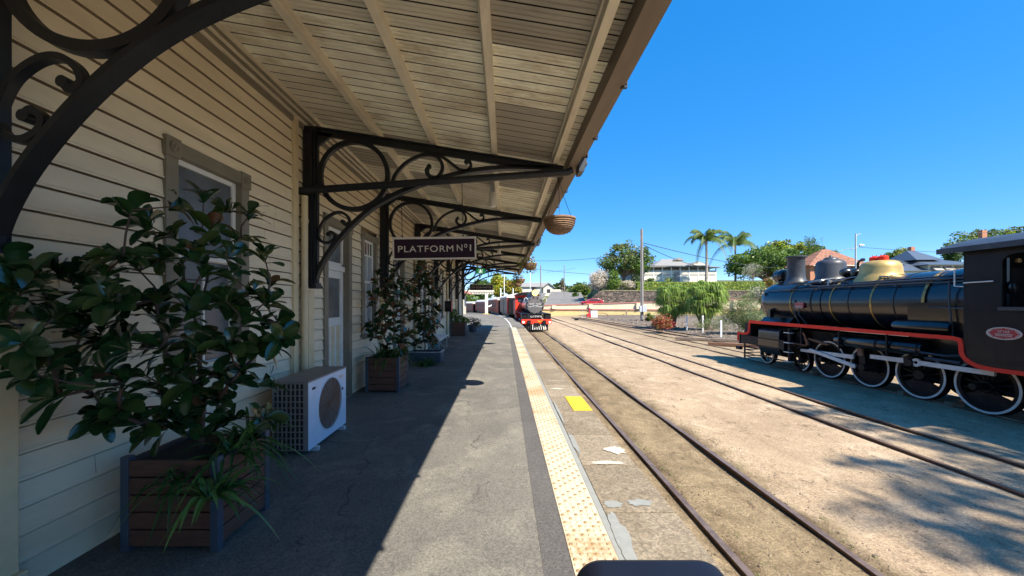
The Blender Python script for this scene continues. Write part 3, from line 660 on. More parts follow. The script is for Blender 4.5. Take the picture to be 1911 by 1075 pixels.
b.box(x-.035, x+.03, 16.484, 16.489, z-.02, z+.045); b.lathe([(.001, 0), (.017, 0), (.017, .004)], (x, 16.484, z+.068), 'y', 10); b.box(x-.05, x-.015, 16.484, 16.489, z-.08, z-.02); b.box(x+.01, x+.05, 16.484, 16.489, z-.07, z-.02); b.box(x-.075, x-.065, 16.484, 16.489, z-.09, z+.09); b.box(x+.07, x+.08, 16.484, 16.489, z-.09, z+.09); b.build('running_figure', M['exitw'], t)
b = MB(); b.tube([(x-.12, 16.51, z+.11), (x-.12, 16.51, cz(x))], .006, 6); b.tube([(x+.12, 16.51, z+.11), (x+.12, 16.51, cz(x))], .006, 6); b.build('hanger', M['iron'], t)
# awning lights
for i, (x, Y, lab) in enumerate([(-.215, 6.75, 'white bulkhead light under the awning nearest the platform sign'), (-.2, 13.2, 'smaller looking white awning light, farther down the platform')]):
    t = thing('awning_light', (x, Y, cz(x)), lab, 'ceiling light', 'lights along the awning'); zt = cz(x)-.1
    b = MB(); b.box(x-.045, x+.045, Y-.05, Y+.05, zt-.04, zt+.1); b.build('base', M['greypaint'], t)
    b = MB(); b.lathe([(.03, -.30), (.055, -.29), (.066, -.25), (.066, -.05), (.06, -.035)], (x, Y, zt), seg=16); b.build('diffuser', M['white'], t, smooth=40)

# ------------------------------------------------------------------ hanging baskets
def leaf_cards(b, c, rad, n, size, rr, mats=(0,), flat=.5, ell=(1, 1, 1), shell=.55):
    for i in range(n):
        d = Vector((rr.gauss(0, 1), rr.gauss(0, 1), rr.gauss(0, 1))).normalized()*(rad*(shell+(1-shell)*rr.random()**.6))
        p = Vector((c[0]+d.x*ell[0], c[1]+d.y*ell[1], c[2]+d.z*ell[2]))
        u = Vector((rr.gauss(0, 1), rr.gauss(0, 1), rr.gauss(0, .6))).normalized()*size*rr.uniform(.6, 1.3)
        v = u.cross(Vector((rr.gauss(0, 1), rr.gauss(0, 1), rr.gauss(0, 1)))).normalized()*u.length*flat
        b.add([p-u, p+v*.9-u*.1, p+u, p-v*.9+u*.1], [(0, 1, 2, 3)], rr.choice(mats))
LG = {'dark': leafmat('leaf_dark_green', (.045, .085, .022)), 'mid': leafmat('leaf_mid_green', (.10, .17, .035)), 'bright': leafmat('leaf_bright_green', (.16, .23, .04)),
      'lime': leafmat('leaf_yellow_green', (.36, .40, .05)), 'weep': leafmat('leaf_fresh_green', (.20, .29, .05)), 'yellow': leafmat('leaf_golden', (.42, .33, .04)), 'grey': leafmat('leaf_grey_green', (.17, .21, .12)), 'pale': leafmat('twiggy_pale', (.55, .48, .40), trans=.1),
      'red': leafmat('leaf_red', (.30, .045, .03)), 'orange': leafmat('leaf_orange', (.40, .15, .05)), 'olive': leafmat('leaf_olive', (.15, .16, .045)), 'brown': leafmat('leaf_brown', (.14, .07, .035)), 'purple': leafmat('flower_purple', (.16, .06, .16))}
def basket(Y, x, z, label, plants=0, seed=0, wd=.235):
    t = thing('hanging_basket', (x, Y, z), label, 'hanging basket', 'baskets hung along the awning edge')
    b = MB(); prof = []
    for k in range(25):
        a = k/24*math.pi/2; rr_ = wd*math.sin(a)**.8 if a > 0 else .01; zz = -wd*.98*math.cos(a)
        prof.append((max(.01, rr_)+(.007 if k % 2 else -.006), zz))
    b.lathe(prof, (x, Y, z), seg=28, cap=False); b.lathe([(max(.005, p[0]-.012), p[1]+.006) for p in prof], (x, Y, z), seg=28, cap=False)
    b.lathe([(wd-.012, -.02), (wd+.012, -.012), (wd+.012, .012), (wd-.012, .012), (wd-.012, -.02)], (x, Y, z), seg=28, cap=False)
    rr = random.Random(seed+40)
    for k in range(60):   # stray cane ends
        a = rr.uniform(0, 6.28); q = rr.uniform(.35, 1.5); r1 = wd*math.sin(q)**.8+.004; zc = -wd*.98*math.cos(q); da = rr.uniform(.1, .3)
        b.tube([(x+r1*math.cos(a), Y+r1*math.sin(a), z+zc), (x+(r1+.012)*math.cos(a+da), Y+(r1+.012)*math.sin(a+da), z+zc+rr.uniform(-.02, .02))], .003, 4)
    for k in range(9):
        a = 2*math.pi*k/9; b.tube([(x+(wd*math.sin(q)**.8+.003)*math.cos(a), Y+(wd*math.sin(q)**.8+.003)*math.sin(a), z-wd*.98*math.cos(q)) for q in [.2+j*.2 for j in range(7)]], .003, 4)
    b.build('cane_bowl', M['basket'], t, smooth=35)
    b = MB(); top = (.80, Y-.02, 3.50)
    for a in (.4, 2.5, 4.6): b.tube([(x+wd*math.cos(a), Y+wd*math.sin(a), z), (x*.7+top[0]*.3+wd*.35*math.cos(a), Y+wd*.35*math.sin(a), z*.45+top[2]*.55), top], .004, 5)
    b.build('hanging_chain', M['iron'], t)
    if plants:
        b = MB(); rr = random.Random(seed)
        for k in range(9): leaf_cards(b, (x+rr.uniform(-.3, .12), Y+rr.uniform(-.2, .2), z+rr.uniform(-.22, .16)), .14, 34, .045, rr, (0, 1, 2))
        b.build('foliage', [LG['lime'], LG['bright'], LG['brown']], t)
basket(5.7, XP(1044, 5.7), ZP(409, 5.7), 'empty woven cane basket nearest the camera, hanging against the sky')
basket(12.9, .86, ZP(492, 12.9), 'second cane basket, trailing yellow-green leaves', 1, 2)
basket(20, .84, 2.85, 'far basket of green leaves, third along the awning', 1, 5)
basket(23.6, .83, 2.8, 'farthest leafy basket at the end of the awning', 1, 8)

# ------------------------------------------------------------------ planters and plants
def planter(x0, x1, y0, y1, h, label):
    t = thing('planter_box', ((x0+x1)/2, (y0+y1)/2, 0), label, 'planter', 'slatted timber planters along the wall'); rr = random.Random(int(y0*10))
    b = MB(); n = 5; hh = (h-.04)/n
    for k in range(n):
        z0 = .03+k*hh+.005; z1 = z0+hh-.01
        b.box(x0+.01, x1-.01, y0+.004, y0+.026, z0, z1); b.box(x0+.01, x1-.01, y1-.026, y1-.004, z0, z1)
        b.box(x0+.004, x0+.026, y0+.03, y1-.03, z0, z1); b.box(x1-.026, x1-.004, y0+.03, y1-.03, z0, z1)
    b.build('slats', M['wood'], t, bevel=.004)
    for x in (x0, x1-.045):
        for y in (y0, y1-.045): b = MB(); b.box(x-.003, x+.048, y-.003, y+.048, 0, h+.01); b.build('corner_post', M['plasticdk'], t, bevel=.003)
    b = MB(); b.box(x0+.03, x1-.03, y0+.03, y1-.03, .1, h-.05); b.build('soil', M['soil'], t)
    return t
planter(-2.46, -1.84, 2.42, 2.95, .60, 'nearest timber planter, beside the air conditioning unit, holding the big magnolia')
planter(-2.48, -1.88, 6.72, 7.34, .63, 'middle timber planter with strappy leaves, beyond the door')
planter(-2.62, -1.9, 18.3, 19.0, .66, 'farthest timber planter, overflowing with low green leaves')
MG = [leafmat('magnolia_leaf_green', (.016, .048, .014), rough=.17, trans=.05, spec=.65, var=.35, scale=5), leafmat('magnolia_leaf_olive', (.035, .065, .015), rough=.28, trans=.12, spec=.5, scale=5), leafmat('magnolia_leaf_brown', (.13, .055, .022), rough=.5, trans=.1)]
def mleaf(b, p, d, up, L, Wd, rr, mi, cup=.25):
    """one magnolia leaf: spine from p along d, drooping; folded along its midrib"""
    d = d.normalized(); s = d.cross(up)
    if s.length < .05: s = d.cross(Vector((1, .2, 0)))
    s.normalize(); nrm = s.cross(d).normalized(); vs = []
    T = [0, .12, .3, .5, .7, .87, 1.0]; Wf = [.08, .34, .66, .93, 1.0, .78, .22]; droop = rr.uniform(.05, .35)
    for t, wf in zip(T, Wf):
        c = p+d*L*t-Vector((0, 0, 1))*L*droop*t*t+nrm*L*.06*math.sin(t*3.1)
        e = s*Wd*.5*wf; lift = nrm*Wd*cup*wf*.5
        vs += [c-e+lift, c-e*.5+lift*.35, c, c+e*.5+lift*.35, c+e+lift]
    fs = [(i*5+k, i*5+k+1, (i+1)*5+k+1, (i+1)*5+k) for i in range(6) for k in range(4)]
    b.add(vs, fs, mi)
def magnolia(base, nodes, label, seed, L0=.15, brown=.12, nl=(6, 9), trunkr=.018, root=None, cat='potted tree', lim=WX+.05):
    rr = random.Random(seed); t = thing('magnolia_tree', base, label, cat)
    base = Vector(base); tr = MB(); done = [base+Vector((0, 0, .05)), base+Vector((.01, .0, .3))]; rad = {0: trunkr, 1: trunkr*.85}; par = {1: 0}
    tops = base+Vector((0, 0, 0)); nodes = sorted(nodes, key=lambda q: (q-base).length); segs = []
    H = max(q.z for q in nodes)-base.z
    k = 2
    while k*.17 < H*.8: done.append(base+Vector((rr.uniform(-.04, .04), rr.uniform(-.03, .03), .17*k+.05))); par[len(done)-1] = len(done)-2; k += 1
    ntr = len(done)
    for q in nodes:
        best = min(range(len(done)), key=lambda i: (done[i]-q).length+(0 if done[i].z < q.z+.05 else .35)+(.12 if i >= ntr else 0))
        done.append(q); par[len(done)-1] = best
    depth = {}
    def cnt(i): return 1+sum(cnt(j) for j in range(len(done)) if par.get(j) == i)
    for j in range(1, len(done)):
        i = par[j]; n = cnt(j); r1 = min(trunkr, .0025+.0019*math.sqrt(n)); a, c = done[i], done[j]; m = (a+c)/2+Vector((rr.uniform(-.02, .02), rr.uniform(-.02, .02), -.03*(c-a).length))
        tr.tube([a, m, c], [r1*1.15, r1, r1*.85], 6)
    tr.build('branches', M['twig'], t, smooth=60)
    lf = MB()
    for j in range(ntr, len(done)):
        q = done[j]; a = done[par[j]]; ax = (q-a).normalized() if (q-a).length > .01 else Vector((0, 0, 1)); ax = (ax+Vector((0, 0, .5))).normalized()
        n = rr.randint(*nl); ph = rr.uniform(0, 6.3); u = ax.cross(Vector((.3, .9, .1))).normalized(); v = ax.cross(u)
        for k in range(n):
            an = ph+k*2.4; sp = rr.uniform(.55, 1.5); d = (ax*math.cos(sp)+(u*math.cos(an)+v*math.sin(an))*math.sin(sp))
            L = L0*rr.uniform(.7, 1.2); pp = q+ax*rr.uniform(-.05, .02)
            if (pp+d*L).x < lim: d.x = abs(d.x)
            if (pp+d*L).x < lim or pp.x < lim: pp.x = lim+.01; d.x = abs(d.x)
            mi = 2 if rr.random() < brown else (1 if rr.random() < .22 else 0)
            mleaf(lf, pp, d, ax, L, L*rr.uniform(.44, .56), rr, mi, rr.uniform(.1, .4))
    lf.build('leaves', MG, t, smooth=70); return t
px1 = [(330,385),(380,372),(425,392),(465,402),(278,420),(245,392),(395,432),(450,442),(370,465),(320,440),(215,480),(260,505),(300,480),(165,500),(340,520),(290,560),(232,570),(380,505),(430,515),
 (470,545),(500,560),(520,600),(518,635),(490,600),(455,600),(420,560),(350,590),(200,545),(62,520),(22,560),(90,560),(130,520),(112,600),(64,620),(38,505),(14,600),(150,625),(190,610),(90,672),(140,682),(112,740),(70,700),
 (172,735),(200,690),(232,650),(270,700),(225,760),(262,790),(310,740),(340,775),(380,750),(400,700),(350,680),(300,650),(430,655),(410,740),(450,690),(380,640),(480,645),(160,575),(250,620),(320,620),(40,640),(10,540),(75,590),(300,800),(190,780)]
rr = random.Random(8); nodes = []
extra = [(px1[i][0]+rr.uniform(-35, 35), px1[i][1]+rr.uniform(-30, 30)) for i in range(10, len(px1), 3)]+[(x_, y_) for x_ in range(230, 500, 66) for y_ in (480, 560, 640, 715, 780)]
for (x, y) in px1+extra:
    Dm = 2.58*F/(VX-x); D = 1.85+(x/520)*.75+rr.uniform(-.2, .25); D = min(D, Dm-.04); D = max(D, 1.6); nodes.append(P(x, y, D))
magnolia((-2.15, 2.68, .52), nodes, 'large glossy magnolia filling the left foreground, in the nearest planter', 3, .152, brown=.008, nl=(6, 9))
def scatter_nodes(x0, x1, y0, y1, D0, D1, n, rr, lim=WX+.15):
    out = []
    while len(out) < n:
        u, v = rr.uniform(-1, 1), rr.uniform(-1, 1)
        if u*u*.9+v*v*.8 > 1: continue
        p = P((x0+x1)/2+u*(x1-x0)/2, (y0+y1)/2+v*(y1-y0)/2, rr.uniform(D0, D1))
        if p.x > lim: out.append(p)
    return out
rr = random.Random(21)
magnolia((-2.2, 7.05, .55), scatter_nodes(690, 775, 500, 660, 6.7, 7.5, 60, rr)+[P(690, 605, 6.9), P(680, 610, 7.0), P(700, 560, 7.1), P(712, 545, 7.0)], 'tall thin brown-leaved magnolia in the middle planter', 31, .15, brown=.22, nl=(6, 9))
magnolia((-2.2, 10.35, .22), scatter_nodes(745, 822, 488, 655, 9.9, 10.7, 75, rr), 'bushy magnolia in the low blue-grey tray, beside the bench', 32, .17, brown=.2, nl=(6, 9))
def blades(b, c, n, L, rr, wd=.012, spread=1., mi=(0,), droop=.6, zmin=.01):
    for i in range(n):
        a = rr.uniform(0, 2*math.pi); el = rr.uniform(.35, 1.45)*spread; l = L*rr.uniform(.6, 1.15)
        d = Vector((math.cos(a)*math.sin(el), math.sin(a)*math.sin(el), math.cos(el))); s = Vector((-math.sin(a), math.cos(a), 0)); p0 = Vector(c)+Vector((rr.uniform(-.05, .05), rr.uniform(-.05, .05), 0)); vs = []
        for k in range(8):
            t = k/7; p = p0+d*l*t+Vector((0, 0, -droop*l*t*t*(.4+math.sin(el)))); p.z = max(p.z, zmin); p.x = max(p.x, WX+.03)
            ww = wd*(1-t**3)*.5+.0008; vs += [p-s*ww+Vector((0, 0, ww*.5)), p, p+s*ww+Vector((0, 0, ww*.5))]
        b.add(vs, [(k*3+j, k*3+j+1, (k+1)*3+j+1, (k+1)*3+j) for k in range(7) for j in (0, 1)], rr.choice(mi))
BLm = [leafmat('strappy_leaf_dark', (.03, .085, .02), rough=.3, trans=.15), leafmat('strappy_leaf_light', (.10, .20, .05), rough=.35, trans=.2)]
def strappy(pts, label, L, n, seed, name='strappy_plant', wd=.014, droop=.6, extra=None):
    rr = random.Random(seed); t = thing(name, pts[0], label, 'potted plant'); b = MB()
    for p in pts: blades(b, p, n, L, rr, wd, 1., (0, 0, 1), droop)
    if extra: extra(b, rr)
    b.build('leaves', BLm, t); return t
def stol(b, rr):
    b.tube([(-1.93, 2.45, .57), (-1.84, 2.38, .60), (-1.78, 2.33, .48)], .005, 5, 1)
    blades(b, (-1.76, 2.30, .42), 40, .40, rr, .030, 1.1, (0, 1), .7); blades(b, (-2.05, 2.33, .50), 14, .26, rr, .022, 1.1, (0, 0, 1), .8)
strappy([(-1.93, 2.86, .55), (-2.0, 2.80, .55), (-1.9, 2.6, .55)], 'arching strap leaves spilling over the nearest planter rim', .46, 34, 4, extra=stol, wd=.024)
strappy([(-2.3, 6.9, .58), (-2.15, 6.95, .58), (-2.02, 7.0, .58), (-1.96, 7.2, .58)], 'spiky upright strap leaves in the middle planter', .55, 34, 6, wd=.02, droop=.45)
strappy([(-2.05, 9.6, .02), (-1.95, 9.75, .02)], 'low green strap leaves on the platform beside the tray', .5, 40, 9, wd=.03, droop=.7)
def bushy(name, base, blobs, n, size, mats, label, cat='plant', seed=1, group=None, flat=.5, shell=.35):
    rr = random.Random(seed); t = thing(name, base, label, cat, group); b = MB()
    for (c, r_, ell) in blobs: leaf_cards(b, c, r_, n, size, rr, tuple(range(len(mats))), flat, ell, shell)
    s = MB()
    for (c, r_, ell) in blobs[:8]: s.tube([base, ((base[0]+c[0])/2, (base[1]+c[1])/2, (base[2]+c[2])/2+.02), c], [.02*max(1, size*10)*.5, .014*max(1, size*10)*.5, .006], 5)
    s.build('stems', M['twig'], t); b.build('foliage', mats, t); return t
bushy('leafy_plant', (-2.25, 18.6, .6), [((-2.45, 18.5, .85), .28, (1, 1, 1)), ((-2.2, 18.5, .8), .3, (1, 1, .7)), ((-1.95, 18.6, .72), .25, (1, 1, .8)), ((-2.5, 18.5, 1.1), .18, (1, 1, 1.3))], 170, .06, [LG['mid'], LG['bright'], LG['dark']], 'soft green leafy plant in the farthest planter', seed=3)
t = thing('tub', (-1.75, 20.8, 0), 'small dark tub beyond the farthest planter', 'plant tub'); b = MB(); b.lathe([(.2, 0), (.26, .35), (.28, .35), (.28, .4), (.22, .4), (.2, .33)], (-1.75, 20.8, 0), seg=18); b.build('bowl', M['plasticdk'], t, smooth=40)
bushy('flowering_plant', (-1.75, 20.8, .35), [((-1.85, 20.7, .6), .3, (1, 1, .8)), ((-1.6, 20.8, .55), .3, (1, 1, .8)), ((-1.5, 20.7, .42), .25, (1, 1, .7))], 180, .05, [LG['dark'], LG['purple'], LG['mid'], LG['purple']], 'purple flowering plant in the small tub', seed=7)
# tray
t = thing('planter_tray', (-2.2, 10.4, 0), 'low blue-grey rectangular trough holding a magnolia', 'planter trough'); b = MB()
x0, x1, y0, y1, h = -2.62, -1.72, 10.15, 10.75, .26
b.box(x0, x1, y0, y0+.03, 0, h); b.box(x0, x1, y1-.03, y1, 0, h); b.box(x0, x0+.03, y0+.03, y1-.03, 0, h); b.box(x1-.03, x1, y0+.03, y1-.03, 0, h); b.build('trough', M['plasticdk'], t, bevel=.006)
b = MB(); b.box(x0+.03, x1-.03, y0+.03, y1-.03, .02, h-.04); b.build('soil', M['soil'], t)
b = MB(); b.box(x0-.012, x1+.012, y0-.012, y0+.032, h, h+.02); b.box(x1-.03, x1+.012, y0+.032, y1, h, h+.02); b.build('rim', M['greypaint'], t)
# bench beyond the tray
t = thing('bench', (-2.3, 12.5, 0), 'pale slatted bench with thin metal legs against the wall', 'bench')
b = MB()
for k in range(4): b.box(-2.5+k*.13, -2.5+k*.13+.11, 11.6, 13.5, .44, .465)
b.build('seat', M['polew'], t, bevel=.004); b = MB()
for k in range(2): b.box(-2.62, -2.6, 11.6, 13.5, .62+k*.14, .73+k*.14)
b.build('backrest', M['polew'], t, bevel=.004)
for Y in (11.75, 13.35):
    b = MB(); b.tube([(-2.06, Y, 0), (-2.04, Y, .43), (-2.5, Y, .43), (-2.62, Y, .85)], .014, 8); b.tube([(-2.5, Y, .43), (-2.12, Y, 0)], .012, 8); b.tube([(-2.45, Y, 0), (-2.06, Y, .43)], .012, 8); b.build('leg', M['greypaint'], t, smooth=40)
# wall-mounted cabinet and box
t = thing('wall_cabinet', (WX, 16.6, 1.35), 'dark red wall cabinet beyond the bench', 'wall cabinet'); b = MB(); b.box(WX+.02, WX+.30, 16.9, 17.1, 1.2, 1.68); b.build('case', M['blackm'], t, bevel=.01); b = MB(); b.box(WX+.30, WX+.32, 16.9, 17.1, 1.2, 1.68); b.build('cabinet_door', M['redp'], t)
t = thing('meter_box', (WX, 14.9, .9), 'small grey wall meter box below the red cabinet', 'meter box'); b = MB(); b.box(WX+.02, WX+.2, 14.7, 14.9, .85, 1.2); b.box(WX+.19, WX+.21, 14.72, 14.88, .9, 1.1, 1); b.build('case', [M['greypaint'], M['glass']], t, bevel=.006)
# floor mats
for i, (x, y, lab) in enumerate([(-2.1, 13.9, 'nearer door mat at the second doorway'), (-2.1, 15.9, 'farther door mat, beyond the bench')]):
    b = MB(); b.box(x-.28, x+.28, y-.35, y+.35, .004, .014); tag(b.build('door_mat', M['concrete'], origin=(x, y, 0)), lab, 'door mat')
# gas tap on wall
t = thing('wall_tap', (WX, 4.66, 1.2), 'small brass tap and pipe on the weatherboards left of the downpipe', 'wall tap')
b = MB(); b.box(WX+.015, WX+.05, 4.60, 4.68, 1.14, 1.24); b.tube([(WX+.03, 4.64, 1.22), (WX+.03, 4.64, 1.31), (WX+.06, 4.60, 1.34), (WX+.06, 4.56, 1.28)], .010, 8); b.tube([(WX+.03, 4.73, .1), (WX+.03, 4.73, 1.1), (WX+.03, 4.66, 1.17)], .012, 8); b.build('tap', M['cream'], t, smooth=40)

# ------------------------------------------------------------------ air conditioner
t = thing('air_conditioner', (-2.25, 4.43, 0), 'white outdoor air conditioning unit with a rusty round fan grille', 'air conditioner')
x0, x1, y0, y1, z0, z1 = -2.44, -2.06, 3.96, 4.90, .045, .775
b = MB(); b.box(x0, x1-.02, y0+.03, y1, z0, z1-.02); b.build('casing', M['acg'], t, bevel=.006)
b = MB(); b.box(x0-.01, x1+.004, y0-.006, y1+.01, z1-.018, z1); b.build('lid', M['acg'], t, bevel=.004)
b = MB(); fy, fz, fr = (y0+y1)/2+.03, (z0+z1)/2+.01, .292; n = 48   # front panel with a round opening
ring = [(fy+fr*math.cos(2*math.pi*k/n), fz+fr*math.sin(2*math.pi*k/n)) for k in range(n)]
def sqp(a):
    c, s_ = math.cos(a), math.sin(a); hy0, hy1, hz0, hz1 = y0-fy, y1-fy, z0-fz, z1-.02-fz; t_ = 1e9
    if c > 1e-6: t_ = min(t_, hy1/c)
    if c < -1e-6: t_ = min(t_, hy0/c)
    if s_ > 1e-6: t_ = min(t_, hz1/s_)
    if s_ < -1e-6: t_ = min(t_, hz0/s_)
    return (fy+c*t_, fz+s_*t_)
ang = sorted([2*math.pi*k/n for k in range(n)]+[math.atan2(zz-fz, yy_-fy) % (2*math.pi) for yy_ in (y0, y1) for zz in (z0, z1-.02)])
n2 = len(ang); vs = []
for a in ang:
    p = sqp(a); q = (fy+fr*math.cos(a), fz+fr*math.sin(a)); vs += [(x1, p[0], p[1]), (x1, q[0], q[1]), (x1-.03, q[0], q[1]), (x1-.025, p[0], p[1])]
b.add(vs, [(i*4+k, ((i+1) % n2)*4+k, ((i+1) % n2)*4+k+1, i*4+k+1) for i in range(n2) for k in range(3)])
b.lathe([(fr, 0), (fr+.012, .0), (fr+.008, .01), (fr, .008)], (x1, fy, fz), 'x', 48, cap=False)
b.build('front_panel', M['acw'], t, smooth=30)
b = MB()
for k in range(1, 20): b.lathe([(k*.0152, 0), (k*.0152+.003, .003), (k*.0152+.006, 0)], (x1+.001-.012*(k/20)**2, fy, fz), 'x', 40, cap=False)
for k in range(16): a = math.pi*2*k/16; b.tube([(x1+.002, fy+.02*math.cos(a), fz+.02*math.sin(a)), (x1-.010, fy+fr*math.cos(a), fz+fr*math.sin(a))], .002, 4)
b.lathe([(.001, .006), (.028, .006), (.03, 0)], (x1, fy, fz), 'x', 16); b.build('fan_grille', M['rust'], t)
b = MB(); b.lathe([(.001, 0), (fr+.01, 0)], (x1-.032, fy, fz), 'x', 40, cap=False)
for k in range(3):
    a0 = k*2.09; b.add([(x1-.028, fy+r_*math.cos(a0+d), fz+r_*math.sin(a0+d)) for r_, d in ((.06, 0), (.26, .2), (.27, .9), (.1, .9))], [(0, 1, 2, 3)], 1)
b.build('fan', [M['groove'], M['fan']], t)
b = MB(); gx0, gx1 = x0+.005, x1-.055
b.box(x0, x1-.02, y0+.018, y0+.032, z0, z1-.02, 1)
for k in range(8): xx = gx0+(gx1-gx0)*k/7; b.box(xx, xx+.010, y0, y0+.016, z0, z1-.02)
for k in range(12): zz = z0+(z1-.03-z0)*k/11; b.box(gx0, gx1+.01, y0-.003, y0+.012, zz, zz+.008)
b.box(x1-.05, x1-.001, y0-.002, y0+.03, z0, z1-.019); b.build('side_grille', [M['acg'], M['groove']], t)
for y in (y0+.12, y1-.15): b = MB(); b.box(x0, x1+.04, y, y+.05, .0, .045); b.build('foot', M['greypaint'], t)
b = MB(); b.tube([(x0+.05, y1+.0, .25), (x0+.02, y1+.12, .22), (WX+.06, y1+.16, .3), (WX+.04, y1+.16, 1.0), (WX+.02, y1+.16, 1.05)], .016, 8); b.tube([(x0+.08, y1, .32), (x0+.03, y1+.1, .30), (WX+.1, y1+.2, .34), (WX+.03, y1+.2, .8)], .009, 6); b.build('pipe', M['whitep'], t, smooth=50)
b = MB(); b.box(x1+.001, x1+.003, y0+.08, y0+.15, z1-.11, z1-.085); b.box(x1+.001, x1+.004, y1-.13, y1-.09, fz+.08, fz+.11); b.build('handle', M['blackm'], t)
b = MB(); b.box(x1+.001, x1+.002, y1-.2, y1-.1, z1-.12, z1-.08); b.build('badge', M['signc'], t)

# ------------------------------------------------------------------ foreground case
t = thing('travel_case', (.435, 1.03, 0), 'dark navy rounded case standing on the platform at the bottom edge', 'suitcase')
def rrect(w_, h_, r_, n=8, drop_=0):
    pts = []
    for cx, cy, a0 in ((w_/2-r_, h_-r_, 0), (-w_/2+r_, h_-r_, 90), (-w_/2+.05, .07, 180), (w_/2-.05, .07, 270)):
        rr_ = r_ if cy > .1 else .05
        for k in range(n+1): a = R(a0+90*k/n); pts.append((cx+rr_*math.cos(a), cy+rr_*math.sin(a)))
    return pts
b = MB(); pts = [(p[0]+.435, p[1]) for p in rrect(.46, .828, .085)]
b.prism(pts, 'y', .90, 1.15); b.build('shell', M['case'], t, bevel=.022, smooth=40)
b = MB()
for x in (.26, .65):
    for y in (.95, 1.10): b.lathe([(.022, -.012), (.022, .012)], (x, y, .022), 'x', 12)
b.build('castors', M['blackm'], t)
#@@PART2
# ------------------------------------------------------------------ locomotives
def wheel(mb_rim, mb_tyre, x, y, z, r, side=-1, spokes=14, thick=.10, cw=True):
    """wheel in the YZ plane; side -1: outer face looks to -X"""
    X = x; s = side
    mb_rim.lathe([(r*.80, 0), (r*.80, thick*.9), (r*.9, thick), (r*.9, -.0), (r*.80, 0)], (X-(thick/2), y, z), 'x', 36, cap=False)
    mb_rim.lathe([(r*.02, -thick*.75), (r*.2, -thick*.75), (r*.24, -thick*.4), (r*.24, thick*.6), (r*.02, thick*.6)], (X, y, z), 'x', 18)
    for k in range(spokes):
        a = 2*math.pi*(k+.5)/spokes; mb_rim.tube([(X, y+r*.18*math.cos(a), z+r*.18*math.sin(a)), (X, y+r*.83*math.cos(a), z+r*.83*math.sin(a))], [r*.045, r*.032], 5)
    if cw:
        aa = [R(-150+120*t/12) for t in range(13)]
        pts = [(y+r*.8*math.cos(a), z+r*.8*math.sin(a)) for a in aa]+[(y+r*.42*math.cos(aa[-1]-.15), z+r*.42*math.sin(aa[-1]-.15)), (y+r*.42*math.cos(aa[0]+.15), z+r*.42*math.sin(aa[0]+.15))]
        mb_rim.prism(pts, 'x', X-.03, X+.03)
    mb_tyre.lathe([(r*.905, -thick*.5), (r*1.0, -thick*.5), (r*1.0, thick*.5), (r*1.04, thick*.52), (r*1.04, thick*.8), (r*.905, thick*.8), (r*.905, -thick*.5)], (X, y, z), 'x', 48, cap=False)
XC = 10.87; RZ = -.75
loco = thing('steam_locomotive', (XC, 11, RZ), 'black parked steam engine with red running edge and gold dome, at the right', 'steam locomotive')
XF = 9.72    # near edge of running board
BZ, BR = 1.60, .78
b = MB(); prof = [(.001, 15.42), (.55, 15.41), (.70, 15.36), (.765, 15.22), (.79, 15.05), (BR+.01, 13.1), (BR-.03, 13.08), (BR-.03, 12.2)]
b.lathe([(.001, 15.08), (.50, 15.07), (.66, 15.03), (.75, 14.92), (.775, 14.74), (.79, 14.6), (.79, 13.30), (.775, 13.28), (.775, 12.10), (.79, 12.10)], (XC, 0, BZ), 'y', 64)
for a in range(28):
    q = 2*math.pi*a/28; b.lathe([(.001, 14.72), (.014, 14.72), (.014, 14.66)], (XC+.792*math.cos(q)*.985, 0, BZ+.792*math.sin(q)*.985), 'y', 6)
b.lathe([(.001, 15.12), (.08, 15.12), (.1, 15.07)], (XC, 0, BZ), 'y', 16)
for k in range(2): b.tube([(XC-.52, 15.11, BZ-.28+.5*k), (XC+.52, 15.11, BZ-.28+.5*k)], .02, 6)
for sgn in (-1,): b.lathe([(.001, -.06), (.05, -.06), (.062, -.02), (.062, .05)], (XC-.70, 14.72, BZ+.34), 'x', 14)
b.box(XC-.86, XC-.72, 14.25, 14.38, BZ-.55, BZ-.25)
b.prism([(XC-.55, BZ-.55), (XC-.75, .84), (XC+.75, .84), (XC+.55, BZ-.55)], 'y', 13.5, 15.0)
b.build('smokebox', M['black'], loco, smooth=35)
b = MB(); b.lathe([(.001, 13.29), (.77, 13.29), (.77, 11.6), (.79, 11.58), (.79, 9.1), (.83, 8.7), (.86, 8.0), (.001, 8.0)], (XC, 0, BZ), 'y', 64)
b.prism([(XC-.86, BZ), (XC-.82, .7), (XC-.6, .3), (XC+.6, .3), (XC+.82, .7), (XC+.86, BZ)], 'y', 8.0, 9.4)
boil = b.build('boiler', M['black'], loco, smooth=35)
for i, (yb, m, wd) in enumerate([(13.35, 'brass', .04), (12.48, 'blackm', .07), (11.74, 'brass', .045), (11.1, 'blackm', .03), (10.42, 'brass', .055), (9.8, 'blackm', .03), (9.08, 'brass', .065)]):
    rr_ = (.79 if yb > 13 else (.775 if yb > 11.6 else .79))+.006+(.035 if yb < 9.5 else 0)
    b = MB(); b.lathe([(rr_-.01, -wd/2), (rr_, -wd/2), (rr_, wd/2), (rr_-.01, wd/2)], (XC, yb, BZ), 'y', 56, cap=False); b.build('boiler_band', M[m], boil, smooth=35)
b = MB(); hx = XC-.70; hz = BZ+.46
b.tube([(hx-.02, 15.0, hz), (hx-.02, 8.3, hz+.02)], .017, 8)
for y in (14.9, 13.7, 12.4, 11.1, 9.8, 8.6): b.lathe([(.001, .03), (.026, .02), (.026, -.02), (.001, -.03)], (hx-.02, y, hz), 'x', 10); b.tube([(hx-.02, y, hz), (hx+.07, y, hz-.03)], .012, 6)
